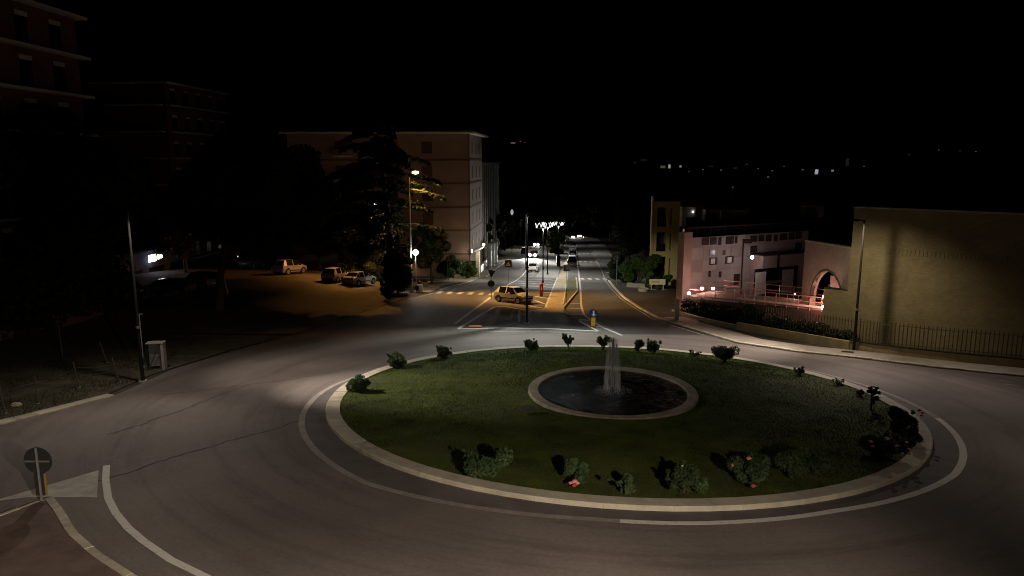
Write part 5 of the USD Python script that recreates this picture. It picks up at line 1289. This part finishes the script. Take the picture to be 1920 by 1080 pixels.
def make_car(label, kind, pmat, x, y, yaw, group=None, lights=False, beam=True, detail=True, name='parked_car', sc=1.0):
    t = thing(name, label, 'car', x, y, yaw, h=float(lot_rise(x, y)), tilt=True, group=group, sc=sc)
    S = kind['st']; bo, gls = MB(), []
    wind, rear = MB(), MB()
    rings = []
    for (sx, zb, zbe, zt2, wl, wb, wt) in S:
        zm = zb + (zbe - zb) * .45; wm = max(wl, wb) * 1.015
        right = [(wl * .93, zb), (wm, zm), (wb, zbe), (wt, zt2)]
        cr = .035
        rings.append([(sx, -w, z) for w, z in right] + [(sx, 0, zt2 + cr)] + [(sx, w, z) for w, z in right[::-1]])
    n = len(rings[0])
    for i in range(len(S) - 1):
        a, b = rings[i], rings[i + 1]
        for j in range(n - 1):
            strip = j if j < 4 else n - 2 - j
            dest = bo
            if strip == 2 and kind['side'][i] == 'g': dest = MB(); gls.append(dest)
            if strip == 3 and kind['top'][i] == 'g': dest = wind if S[i][0] > 0 else rear
            q = [a[j], b[j], b[j + 1], a[j + 1]]
            if strip == 2 and kind['side'][i] == 't':      # slanting pillar: glass triangle below, body above
                k0, k1 = (a, b) if S[i][0] > 0 else (b, a)
                lo0, hi0, lo1, hi1 = (k0[j], k0[j + 1], k1[j], k1[j + 1]) if j < 4 else (k0[j + 1], k0[j], k1[j + 1], k1[j])
                lo0, hi0, lo1, hi1 = map(np.array, (lo0, hi0, lo1, hi1))
                hin = hi0 * .93 + lo0 * .07; end = lo1 * .93 + hi0 * .0 + lo0 * .07
                gls.append(MB().add([lo0, hin, end], [[0, 1, 2], [0, 2, 1]]))
                bo.add([hin, hi0, hi1, lo1, end], [[0, 1, 2], [0, 2, 4], [4, 2, 3], [2, 1, 0], [4, 2, 0], [3, 2, 4]])
                continue
            dest.add(q, [[0, 1, 2, 3]])
    for k, ring in ((0, rings[0]), (-1, rings[-1])):
        c = np.mean(ring, axis=0); v = list(ring) + [tuple(c)]
        bo.add(v, [[j, j + 1, n] if k == -1 else [j + 1, j, n] for j in range(n - 1)] + [[n - 1, 0, n] if k == -1 else [0, n - 1, n]])
    bo.put('body', pmat, t, smooth=38)
    for g in gls: g.put('side_window', MAT['car_glass'], t)
    wind.put('windscreen', MAT['car_glass'], t, smooth=40); rear.put('rear_window', MAT['car_glass'], t, smooth=40)
    L2 = kind['L'] / 2; W2 = S[5][5]; zf = S[-2][2]; zr = S[1][2]
    und = MB(); und.box((0, 0, S[5][1] + .02), (kind['L'] - .3, 1.4, .1)); und.put('underbody', MAT['under_black'], t)
    for ax in kind['ax']:
        for s in (-1, 1):
            wy = s * (W2 - .085)
            m = trimesh.creation.cylinder(kind['wr'], .19, sections=20); m.apply_transform(trimesh.transformations.rotation_matrix(PI / 2, [1, 0, 0])); m.apply_translation((ax, wy + s * .02, kind['wr']))
            w = MB().tm(m).put('wheel', MAT['tyre'], t)
            m = trimesh.creation.cylinder(kind['wr'] * .66, .03, sections=16); m.apply_transform(trimesh.transformations.rotation_matrix(PI / 2, [1, 0, 0])); m.apply_translation((ax, wy + s * .118, kind['wr']))
            MB().tm(m).put('rim', MAT['rim_alloy'], w)
            if detail:
                arch = [(ax + (kind['wr'] + .09) * math.cos(a), kind['wr'] + (kind['wr'] + .09) * math.sin(a)) for a in np.linspace(-.25, PI + .25, 15)]
                m = trimesh.creation.extrude_polygon(Polygon(arch), .012, engine='earcut'); v = np.c_[m.vertices[:, 0], s * (W2 * 1.013) + m.vertices[:, 2] * s, m.vertices[:, 1]]
                MB().add(v, np.array(m.faces) if s < 0 else np.array(m.faces)[:, ::-1]).put('wheel_arch', MAT['under_black'], t)
    for s in (-1, 1):
        MB().box((L2 - .17, s * .56, zf + .0), (.24, .36, .17), bevel=.05, yaw=-s * .35).put('headlight', MAT['headlamp'], t)
        MB().box((-L2 + .09, s * .66, zr - .02), (.14, .2, .34), bevel=.04).put('tail_light', MAT['tail_red'], t)
        if detail:
            MB().box((S[-5][0] - .22, s * (W2 + .09), S[5][2] + .06), (.12, .18, .13), bevel=.04).put('mirror', pmat, t)
            for hx in ((-.42, .5) if kind is not HATCH else (-.12,)):
                MB().box((hx, s * (W2 + .008), S[5][2] - .14), (.17, .03, .03)).put('door_handle', MAT['under_black'], t)
            MB().box((0, s * (W2 + .006), .47), (kind['ax'][1] - kind['ax'][0] - .85, .03, .07)).put('side_strip', MAT['under_black'], t)
            MB().box((-.31, s * (W2 + .004), .62), (.012, .016, .60)).put('door_gap', MAT['under_black'], t)
    MB().box((-L2 + .015, 0, .62), (.03, .5, .12)).put('number_plate', MAT['plate_white'], t); MB().box((L2 - .01, 0, .42), (.03, .5, .11)).put('number_plate', MAT['plate_white'], t)
    MB().box((L2 - .02, 0, .50), (.08, 1.05, .16), bevel=.03).put('grille', MAT['under_black'], t)
    MB().box((-L2 + .03, 0, .42), (.1, 1.3, .16), bevel=.03).put('bumper', MAT['under_black'] if kind is HATCH else pmat, t)
    if lights:
        for s in (-1, 1):
            MB().ball((L2 - .02, s * .56, zf + .02), .32, 2, (.5, 1, .9)).put('lit_headlight', glow('headlight_glow', (1, .93, .82), 160), t, smooth=True)
            if beam: spot(t, (L2 + .2, s * .56, zf), (1, 0, -.10), 35, 90000, (1, .95, .88), .06, .6)
    return t
def deg(a): return math.radians(a)
c = gp(954.5, 567.8); d = np.array([math.cos(deg(-41)), math.sin(deg(-41))]); c = c + np.array([-d[1], d[0]]) * .72
make_car('silver three door hatchback standing across the first parking bays', HATCH, paint('silver', (.55, .54, .52), 0), c[0], c[1], deg(-41), sc=1.1)
c = lotp(626, 529) + [0, 1.2]
make_car('white hatchback seen from behind under the sodium light in the car park', HATCH, paint('white', (.68, .67, .62), 0), c[0], c[1], deg(75), sc=1.1)
c = lotp(669, 536) + [0, 1.4]
make_car('silver sedan with sloping rear beside the white hatchback', SEDAN, paint('silver_b', (.46, .46, .44), 0), c[0], c[1], deg(66), sc=1.1)
c = lotp(533, 515) + [.3, 1.2]
make_car('grey silver off road car half in the dark at the back of the car park', SUV, paint('silver_c', (.42, .42, .43), 0), c[0], c[1], deg(68), sc=1.1)
c = lotp(308, 556) + [0, .9]
make_car('dark estate car in profile below the glowing sign', WAGON, paint('dark_blue', (.05, .05, .065), .2), c[0], c[1], deg(172), sc=1.1)
c = lotp(366, 545) + [0, 1.2]
make_car('dark compact car behind the estate car beside the bare trunk', SUV, paint('dark_grey', (.10, .10, .12), .3), c[0], c[1], deg(150), sc=1.1)
c = lotp(215, 560) + [0, 1.0]
make_car('black car almost lost in the dark at the far left of the car park', SEDAN, paint('black', (.02, .02, .024), .2), c[0], c[1], deg(170), sc=1.1)
c = lotp(468, 503) + [0, 1]
make_car('dark small car under the trees behind the grey silver off road car', HATCH, paint('dark_green', (.04, .06, .05), .2), c[0], c[1], deg(80), detail=False, sc=1.1)
YS = math.atan2(SD[1], SD[0])
c = gp(1000.5, 511) + [0, 1.9]
make_car('white small car parked in the bays, seen from behind before the headlights', HATCH, MAT['paint_white'], c[0], c[1], YS)
c = gp(1000.5, 483.5)
make_car('car coming up the street with both headlights shining', SUV, paint('wine_red', (.16, .02, .02), .2), c[0], c[1], YS + PI - .06, lights=True, name='moving_car')
c = gp(984, 475)
make_car('dark red car parked behind the car with headlights', HATCH, MAT['paint_wine_red'], c[0], c[1], YS, detail=False)
# the row of parked cars left of the outgoing lane
row0 = gp(1074, 502) + np.array([0, 2.0]); cols = [paint('black_b', (.10, .10, .115), 0), paint('grey_blue', (.28, .32, .38), 0), paint('light_grey', (.60, .61, .63), 0), paint('mid_grey', (.22, .22, .23), 0)]
protos = []
kinds = [SEDAN, SUV, HATCH, WAGON]
ordn = ['nearest', 'second', 'third', 'fourth', 'fifth', 'sixth', 'seventh', 'eighth', 'ninth', 'tenth', 'eleventh', 'twelfth', 'thirteenth', 'farthest']
desc = ['black sedan', 'grey blue off road car', 'light grey hatchback', 'dark grey estate car']
for k in range(14):
    p = row0 + np.array([.087, .996]) * (6.1 * k); lab = f'{desc[k % 4]}, {ordn[k]} in the row parked beside the outgoing lane'
    if k < 4: protos.append(make_car(lab, kinds[k], cols[k], p[0], p[1], YS + .02 * (k % 3 - 1), group='cars parked beside the outgoing lane', detail=False))
    else: dup(protos[k % 4], lab, p[0], p[1], YS + .02 * (k % 3 - 1), tilt=True)
for k, (px, py) in enumerate(((1098, 449), (1064, 449))):
    p = gp(px, py); dup(protos[2 - k], ('pale car far down the street at the end of the outgoing lane', 'pale car far down the street left of the outgoing lane')[k], p[0], p[1], YS, tilt=True, group='cars far down the street')

for k, (px, py) in enumerate(((1006, 462), (1074, 446.5), (1086, 445))):
    p = gp(px, py); make_car(('far car with lit headlights coming up the incoming lane', 'far car with lit headlights at the end of the street, the left one', 'far car with lit headlights at the end of the street, the right one')[k], SEDAN, cols[2 - k], p[0], p[1], YS + PI, lights=True, beam=False, detail=False, name='moving_car')
# ================================================================== LAMP COLUMNS IN THE STREET
M('lantern_frame', (.5, .5, .5), .4, .1, 5, metal=.5)
def lantern_column(label, x, y, h, inten, rot, extra=()):
    t = thing('lantern_column', label, 'street lamp', x, y, rot, group='lantern columns on the median')
    MB().tube([(0, 0, 0), (0, 0, h * .5), (0, 0, h)], [.10, .085, .06], 10).put('column', MAT['black_metal'], t, smooth=40)
    MB().cyl((0, 0, -.05), .2, .35, 10, .12).put('base', MAT['black_metal'], t)
    for k in range(4):
        a = k * PI / 2 + .25; ex, ey = .95 * math.cos(a), .95 * math.sin(a)
        arm = MB().tube([(0, 0, h - .25), (ex * .6, ey * .6, h - .28), (ex, ey, h - .12)], [.035, .03, .03], 6).put('arm', MAT['lantern_frame'], t)
        lm = MB()
        for q in range(3):
            g = q * 2 * PI / 3 + k; lm.tube([(ex, ey, h - .14), (ex + .3 * math.cos(g), ey + .3 * math.sin(g), h + .48)], [.05, .035], 6)
        lm.ball((ex, ey, h - .08), .11, 1)
        lm.put('lantern', glow('lantern_glow', (1, .98, .95), 1.3), arm)
    dr = np.array([math.cos(-rot), math.sin(-rot)]) * .28
    spot(t, (0, 0, h - .42), (dr[0], dr[1], -1), 66 if y < 150 else 82, inten * (2.9 if y < 130 else 3.6), (1, .97, .90), .12, .6)
    for tgt, half, k2 in extra:
        spot(t, (0, 0, h - .42), (tgt[0] - x, tgt[1] - y, float(G(*tgt)) + 1 - float(G(x, y)) - h), half, k2, (1, .97, .90), .12, .8)
    return t
for (x, y, h, i, rot, lab) in ((4.27, 97.3, 7.75, 3000, .0, 'nearest lantern column on the median behind the red post'), (5.6, 111.5, 7.75, 3000, .5, 'second lantern column on the median, just behind the first'), (9.2, 141, 7.6, 3200, .2, 'third lantern column on the median by the pale green tree'),
                               (12.4, 178, 7.6, 2400, .7, 'fourth lantern column on the median far down the street'), (18.5, 232, 7.6, 700, .3, 'fifth lantern column on the median far down the street'), (24.0, 290, 7.6, 400, .6, 'last lantern column where the street disappears')):
    lantern_column(lab, x, y, h, i, rot, (((-7.2, 99.5), 19, 13000), ((13.5, 103.5), 24, 8500)) if y < 100 else ())  # the nearest column gets added beams to brighten hedge and zebra bars
x, y = gp(988, 468)
t = street_lamp('street_lamp', 'street lamp far along the incoming lane on the left side', 2.2, 197, 9.0, 0.3, 1.0, [((6, 190), 75, 6000, COOL)])
x = -.3; y = 118
street_lamp('street_lamp', 'grey lamp post with a curved arm beside the incoming lane', 2.35, 122.0, 9.6, .3, .9, [((3, 112), 70, 5000, COOL)], mat='grey_metal')

# ================================================================== TREES
M('bark', (.07, .055, .045), .9, .3, 4, 6, .02, 12)
leafmat('cedar_needle', (.03, .042, .02), .35, .35); leafmat('dark_leaf', (.025, .036, .015), .4, .2); leafmat('tree_leaf', (.075, .095, .03), .4, .3); leafmat('autumn_leaf', (.085, .055, .022), .4, .25); leafmat('fresh_leaf', (.22, .32, .06), .35, .4)
def tree(name, label, x, y, trunk_h, crown, n, leaf, mat, seed, trunk_r=.25, lobes=16, squash=.8, group=None, cat='tree', fill=.42):
    """A tapered trunk with limbs; crown = (dx, dy, zc, rx, rz): leaf clumps on the limbs' ends, with gaps between."""
    r = np.random.default_rng(seed); t = thing(name, label, cat, x, y, group=group)
    dx, dy, zc, rx, rz = crown; cs, rad = [], []
    for k in range(lobes):
        d = r.normal(size=3); d /= np.linalg.norm(d); u = r.uniform(.45, .95)
        cs.append((dx + d[0] * rx * u, dy + d[1] * rx * u, zc + d[2] * rz * u)); rad.append(r.uniform(.7, 1.25) * fill * min(rx, rz) * .85)
    wood = MB(); top = (dx * .6, dy * .6, zc)
    wood.tube([(0, 0, -.2), (dx * .08, dy * .08, trunk_h * .5), (dx * .25, dy * .25, trunk_h), top], [trunk_r * 1.25, trunk_r, trunk_r * .8, trunk_r * .3], 9)
    wood.put('trunk', MAT['bark'], t, smooth=50)
    lb = MB()
    for c in cs:
        s = np.array([dx * .25, dy * .25, trunk_h * r.uniform(.8, 1.15)]); c = np.array(c); m = s * .5 + c * .5 + [0, 0, .12 * rz]
        lb.tube([s, m, c], [trunk_r * .42, trunk_r * .25, .03], 6)
    lb.put('limbs', MAT['bark'], t, smooth=50)
    v, f = leaf_cloud(cs, rad, n, leaf, r, squash)
    mb = MB(); mb.add(v, f); mb.put('crown', MAT[mat], t); return t
tree('broad_tree', 'dark tree hiding the lower left windows of the peach block', -27.5, 101.0, 3.4, (0, 0, 8.4, 4.6, 4.6), 16000, .26, 'dark_leaf', 119, .2, 22)
# the cedar: tiers of flat drooping branches
def conifer(name, label, x, y, h, spread, z0, n_br, per, seed, mat='cedar_needle', leaf=.24, droop=.16, lean=0.0):
    r = np.random.default_rng(seed); t = thing(name, label, 'tree', x, y)
    MB().tube([(0, 0, -.2), (.1, 0, h * .3), (.15 + lean * .5, 0, h * .65), (lean, 0, h)], [.55, .46, .28, .05], 10).put('trunk', MAT['bark'], t, smooth=50)
    br, V, F, nv = MB(), [], [], 0
    for k in range(n_br):
        u = (k + r.random()) / n_br; z = z0 + (h - z0) * u ** .95
        Lb = spread(u) * r.uniform(.62, 1.1); a = r.uniform(0, 2 * PI); d = np.array([math.cos(a), math.sin(a), 0])
        tt = np.linspace(0, 1, 7)[:, None]
        p = np.array([lean * u, 0, z]) + d * Lb * tt + np.array([0, 0, 1]) * (Lb * (.16 * tt - droop * 1.9 * tt ** 2))
        m = int(per * (Lb / 5) ** 1.3) + 20
        s = r.uniform(.18, 1.0, m) ** .8; side = np.array([-d[1], d[0], 0]); wd = Lb * .26 * np.sin(PI * np.clip(s * .85 + .12, 0, 1))
        q = np.array([lean * u, 0, z]) + d * (Lb * s)[:, None] + side * (wd * r.uniform(-1, 1, m))[:, None] + np.array([0, 0, 1]) * (Lb * (.16 * s - droop * 1.9 * s ** 2) + r.normal(0, .10, m) - .10 * abs(r.normal(0, 1, m)))[:, None]
        lx, ly, lz = 3.0, .3, 13.2          # foliage left out here so the beams of both sodium lamps pass
        rel = q - [lx, ly, lz]; keep = ~((np.hypot(rel[:, 0], rel[:, 1]) < .9 + 2.2 * np.maximum(-rel[:, 2], 0)) & (rel[:, 2] < .5) & (q[:, 0] > 2.0) & (q[:, 1] < .9)) & ~((q[:, 0] < 1.5) & (q[:, 1] > 1.2) & (q[:, 2] < 8.6)) if mat == 'cedar_needle' else np.ones(m, bool)
        q = q[keep]; m = len(q)
        if keep.mean() < .55 or m == 0: continue
        br.tube(p, np.linspace(.10 * (1 - u) + .04, .012, 7), 5)
        t1 = d + r.normal(0, .5, (m, 3)); t1 /= np.linalg.norm(t1, axis=1, keepdims=True); nn = np.array([0, 0, 1.0]) + r.normal(0, .45, (m, 3)); t2 = np.cross(nn, t1); t2 /= np.linalg.norm(t2, axis=1, keepdims=True)
        sz = leaf * r.uniform(.6, 1.4, m)[:, None]
        V.append(np.stack([q - t1 * sz, q - t2 * sz * .42, q + t1 * sz, q + t2 * sz * .42], 1).reshape(-1, 3))
        i = np.arange(m)[:, None] * 4 + nv; F.append(np.vstack([i + [0, 1, 2], i + [0, 2, 3]])); nv += 4 * m
    br.put('branches', MAT['bark'], t)
    mb = MB(); mb.add(np.vstack(V), np.vstack(F)); mb.put('crown', MAT[mat], t); return t
conifer('cedar_tree', 'tall dark cedar with tiered branches in front of the sodium lamp', -14.0, 82.0, 20.0, lambda u: 1.8 + 8.6 * (1 - u) ** .7 if u > .1 else 7.0 + 12 * u, 5.8, 95, 300, 101, lean=-1.3)
tree('evergreen_bush', 'dark column of evergreen growth round the cedar trunk', -13.0, 80.0, 1.0, (0, 0, 3.1, 1.9, 3.3), 15000, .17, 'dark_leaf', 102, .15, 44, cat='shrub')
tree('broad_tree', 'huge black round crowned tree over the car park with a bare trunk', -26.4, 63.0, 6.0, (3.0, 2.0, 11.0, 6.6, 5.6), 34000, .26, 'dark_leaf', 103, .32, 34)
tree('broad_tree', 'large black tree at the far left in front of the tallest brick block', -36.0, 52.0, 5.0, (1.0, 0, 9.0, 7.4, 7.6), 34000, .26, 'dark_leaf', 104, .35, 36)
tree('broad_tree', 'smaller brown leafed tree above the glowing sign', -40.5, 88.0, 5.0, (-.6, -1, 8.2, 4.6, 4.4), 16000, .24, 'autumn_leaf', 105, .22, 22)
tree('broad_tree', 'dark tree behind the back of the car park', -33.5, 112.0, 5.0, (0, 0, 8.0, 6.2, 5.0), 18000, .3, 'dark_leaf', 106, .25, 22)
tree('broad_tree', 'dark tree behind the white hatchback and the cedar', -24.5, 104.0, 4.0, (0, 0, 7.2, 5.0, 4.8), 18000, .28, 'dark_leaf', 107, .25, 22)
tree('broad_tree', 'low tree with lit leaves between the cedar and the hedge', -10.6, 93.0, 2.6, (-.3, 0, 5.4, 3.3, 2.9), 13000, .2, 'tree_leaf', 108, .16, 20)
tree('leafy_shrub', 'broad shrub lit orange behind the silver sedan', -17.2, 92.5, .8, (0, 0, 2.1, 2.6, 2.0), 9000, .2, 'tree_leaf', 109, .1, 16, cat='shrub')
tree('broad_tree', 'airy tree with orange lit leaves behind the cedar trunk', -17.6, 95.8, 3.0, (.6, 0, 7.6, 3.8, 3.2), 9000, .2, 'tree_leaf', 120, .16, 16)
tree('leafy_shrub', 'low shrubs lit orange behind the white hatchback', -21.5, 97.5, .8, (0, 0, 1.7, 3.4, 1.5), 8000, .2, 'tree_leaf', 110, .1, 16, cat='shrub')
tree('leafy_shrub', 'pale low shrub at the dark back of the car park', -36.0, 108.0, .6, (0, 0, 1.4, 3.0, 1.3), 6000, .2, 'tree_leaf', 111, .1, 12, cat='shrub')
tree('leafy_shrub', 'ragged green shrub between the two poles left of the clipped hedge', -8.9, 98.6, .6, (0, 0, 1.9, 1.7, 1.8), 7000, .17, 'hedge_bright', 112, .08, 16, cat='shrub')
hedge('clipped_hedge', 'square clipped green hedge beside the porch', [(-7.5, 101.8), (-5.3, 102.2)], 1.3, 2.5, 7000, 113, 'hedge_bright', .15, rag=.1)
x, y = gp(859, 519); t = thing('garden_wall', 'short pale concrete wall end beside the ragged green shrub', 'wall', x, y, yaw=.5)
MB().box((0, 0, .55), (1.5, .4, 1.1), bevel=.03).put('wall', MAT['concrete'], t); MB().box((0, 0, 1.14), (1.6, .5, .07), bevel=.02).put('coping', MAT['white_trim'], t)
x, y = gp(891, 520); t = thing('garden_wall', 'narrow pale wall end beside the clipped hedge', 'wall', x, y, yaw=1.45)
MB().box((0, 0, .6), (1.6, .3, 1.2), bevel=.03).put('wall', MAT['render_grey'], t); MB().box((0, 0, 1.24), (1.7, .4, .07), bevel=.02).put('coping', MAT['white_trim'], t)
tree('leafy_shrub', 'big green shrub on the stone planter at the right forecourt', 16.6, 92.5, .6, (.4, 0, 2.5, 2.6, 2.3), 12000, .2, 'hedge_bright', 114, .1, 20, cat='shrub')
tree('leafy_shrub', 'paler tall shrub behind the planter at the right forecourt', 15.6, 98.0, 1.0, (0, 0, 3.0, 2.2, 2.6), 9000, .2, 'hedge_leaf', 115, .1, 16, cat='shrub')
tree('leafy_shrub', 'low bright green shrub before the yellow balcony building', 18.4, 88.8, .5, (0, 0, 1.2, 1.9, 1.2), 6000, .17, 'hedge_bright', 116, .08, 14, cat='shrub')
tree('young_tree', 'young pale green tree lit by the lantern columns on the median', 8.5, 132, 1.8, (0, 0, 4.4, 1.9, 2.9), 9000, .22, 'fresh_leaf', 117, .09, 16)
seeds = 200
for k, (x, y, h, rx, lab) in enumerate(((-3.6, 137, 6.5, 3.2, 'nearest'), (-2.0, 152, 7.0, 3.4, 'second'), (-.8, 168, 7.0, 3.4, 'third'), (.6, 186, 7.5, 3.6, 'fourth'), (3.0, 212, 8, 4, 'fifth'), (6.5, 250, 8, 4.4, 'farthest'))):
    tree('street_tree', f'dark street tree along the left footway, {lab} from the grey block', x - 2.5, y, 3.0, (0, 0, h, rx, rx * .9), 6000, .34, 'tree_leaf', seeds + k, .16, 14, group='street trees on the left footway')
for k, (x, y, h, rx, lab) in enumerate(((22.0, 118, 4.5, 3.0, 'nearest'), (24, 136, 5.5, 3.4, 'second'), (26.5, 160, 6.5, 4, 'third'), (29, 185, 7, 4.4, 'fourth'), (33, 215, 7.5, 5, 'fifth'), (37, 255, 8, 5.5, 'farthest'))):
    tree('street_tree', f'dark street tree along the right footway, {lab} beyond the planter', x, y, 2.6, (0, 0, h, rx, rx * .9), 7000, .36, 'dark_leaf', seeds + 20 + k, .16, 14, group='street trees on the right footway')
for k, (x, y, h, rx, lab) in enumerate(((13.6, 158, 7.0, 3.6, 'nearest of three'), (17.5, 200, 7.4, 4.0, 'middle of three'), (21, 236, 7.6, 4.2, 'farthest of three'))):
    tree('street_tree', f'dark spreading median tree over the parked cars, {lab}', x - 3.2, y, 3.4, (0, 0, h, rx, rx * .7), 7000, .34, 'dark_leaf', seeds + 40 + k, .16, 14, group='median trees')
for k, (x, y, rx) in enumerate(((26, 345, 12), (46, 335, 12), (2, 350, 12), (-22, 345, 12), (68, 330, 12), (92, 320, 12))):
    tree('far_tree', f'black tree closing the far end of the street, {("fourth", "fifth", "third", "second", "sixth", "seventh")[k]} from the left', x, y, 5, (0, 0, 13, rx, 11), 5000, .9, 'dark_leaf', seeds + 60 + k, .4, 16, group='trees at the end of the street')
for k, (x, y, rx, lab) in enumerate(((47, 98, 6, 'dark round tree behind the roof of the pale panelled building'), (54, 92, 7, 'dark round tree behind the yellow brick building'), (38, 112, 6, 'dark tree behind the yellow balcony building'))):
    tree('broad_tree', lab, x, y, 4, (0, 0, 9.5, rx, 5), 9000, .4, 'dark_leaf', seeds + 80 + k, .3, 18)

# ================================================================== FAR HILLSIDE LIGHTS
M('far_wall', (.35, .31, .26), .9, .15, .3)
def far_house(px, py, dist, w, h, lw, lh, color, strength, label):
    strength *= .2
    p = at(px, py, dist); t = thing('hillside_house', label, 'house', p[0], dist, z=p[2] - h * .6)
    MB().box((0, w * .3, h * .1), (w, w * .6, h * 1.8)).put('wall', MAT['far_wall'], t)
    m = MB(); m.add([[-w * .55, -.1, h], [w * .55, -.1, h], [w * .55, w * .6, h], [-w * .55, w * .6, h], [-w * .55, w * .25, h * 1.4], [w * .55, w * .25, h * 1.4]], [[0, 1, 5], [0, 5, 4], [2, 3, 4], [2, 4, 5], [0, 4, 3], [1, 2, 5]]); m.put('roof', MAT['roof_dark'], t)
    MB().box((0, -.06, h * .6), (lw, .08, lh)).put('lit_window', glow(f'far_glow_{len(MAT)}', color, strength), t)
for a in ((962, 268, 900, 9, 6, 5.5, 1.2, (1, .45, .38), .9, 'hillside house with a pinkish light above the grey block roof'), (976, 265, 920, 7, 5, 2.5, 1.0, (1, .85, .6), .25, 'faint hillside house just right of the pinkish light'), (984, 267, 930, 6, 5, 1.5, .9, (1, .85, .6), .2, 'fainter hillside house right of the pinkish light'),
          (1247, 313, 700, 10, 7, 9, 2.2, (1, .80, .55), .30, 'long lit house on the hillside above the yellow balcony building'), (1255, 312, 690, 6, 6, 2.2, 3.4, (1, .95, .85), 1.2, 'small bright lit house front on the hillside right of the long one'), (1276, 312, 700, 6, 5, 2.0, 1.8, (1, .97, .9), .9, 'small lit house right of the bright hillside front'),
          (1333, 312, 760, 9, 6, 5, 1.5, (1, .4, .3), .05, 'very dim reddish house on the hillside'), (1378, 315, 760, 9, 6, 4, 1.2, (1, .8, .5), .06, 'very dim house on the hillside right of the reddish one'), (1531, 322, 640, 6, 6, 2.8, 4.2, (.8, .93, 1), 1.6, 'brightest bluish lit house front on the hillside'),
          (1561, 320, 650, 6, 5, 2.4, 1.5, (.9, .95, 1), .8, 'small lit window right of the brightest hillside front'), (1589, 304, 700, 5, 9, 3.2, 7, (1, .75, .45), .05, 'dim pale tower on the hillside'), (1374, 351, 420, 6, 5, 1.2, 1.2, (1, .9, .8), .10, 'faint house light above the pale panelled building'),
          (1800, 283, 1000, 8, 6, 4, 1.2, (1, .85, .7), .05, 'very faint hillside house at the far right'), (1207, 300, 800, 8, 6, 7, 1.2, (1, .75, .55), .06, 'very faint hillside house left of the long lit one')):
    far_house(*a)
for k, (px, py, dist) in enumerate(((1292, 322, 720), (1318, 318, 700), (1352, 319, 740), (1400, 308, 800), (1421, 316, 720), (1448, 320, 690), (1470, 312, 760), (1505, 318, 700), (1620, 312, 760), (1705, 290, 900), (1760, 281, 1000), (1830, 284, 950), (1190, 305, 820), (1440, 332, 560))):
    p = at(px, py, dist); t = thing('hillside_house', 'barely visible house with one faint lit window on the dark hillside', 'house', p[0], dist, z=p[2] - 3, group='faint houses on the hillside')
    MB().box((0, 2.5, .5), (7, 5, 8)).put('wall', MAT['far_wall'], t); MB().tube([(-3.6, 2.5, 5), (3.6, 2.5, 5)], [3.2, 3.2], 3).put('roof', MAT['roof_dark'], t)
    MB().box((0, -.06, 3), (1.3 + .3 * (k % 4), .08, 1.0)).put('lit_window', glow('faint_window_%d' % (k % 3), ((1, .8, .55), (1, .9, .8), (1, .6, .4))[k % 3], .03 + .025 * (k % 3)), t)
p = at(960, 398, 150); t = thing('facade_lamp', 'pale oval lamp high on the street front left of the curved arm lamp post', 'lamp', *p[:2], z=p[2])
MB().ball((0, 0, 0), .5, 2, (.6, .5, 1.2)).put('lamp_body', glow('pale_oval', (.9, .95, 1), .35), t, smooth=True); MB().tube([(0, 0, -8.5), (0, 0, -.5)], [.07, .05], 6).put('post', MAT['dark_pole'], t)
p = at(1299, 397, 88); t = thing('roof_lamp', 'tiny white lamp on a grey hut behind the pale panelled building', 'lamp', *p[:2], z=p[2])
MB().ball((0, -.12, 0), .11, 2).put('lamp_globe', glow('roof_white', (1, .98, .95), 4), t, smooth=True); MB().box((-.5, .6, -.6), (1.6, 1.2, 2.4), bevel=.03).put('hut', MAT['render_grey'], t)
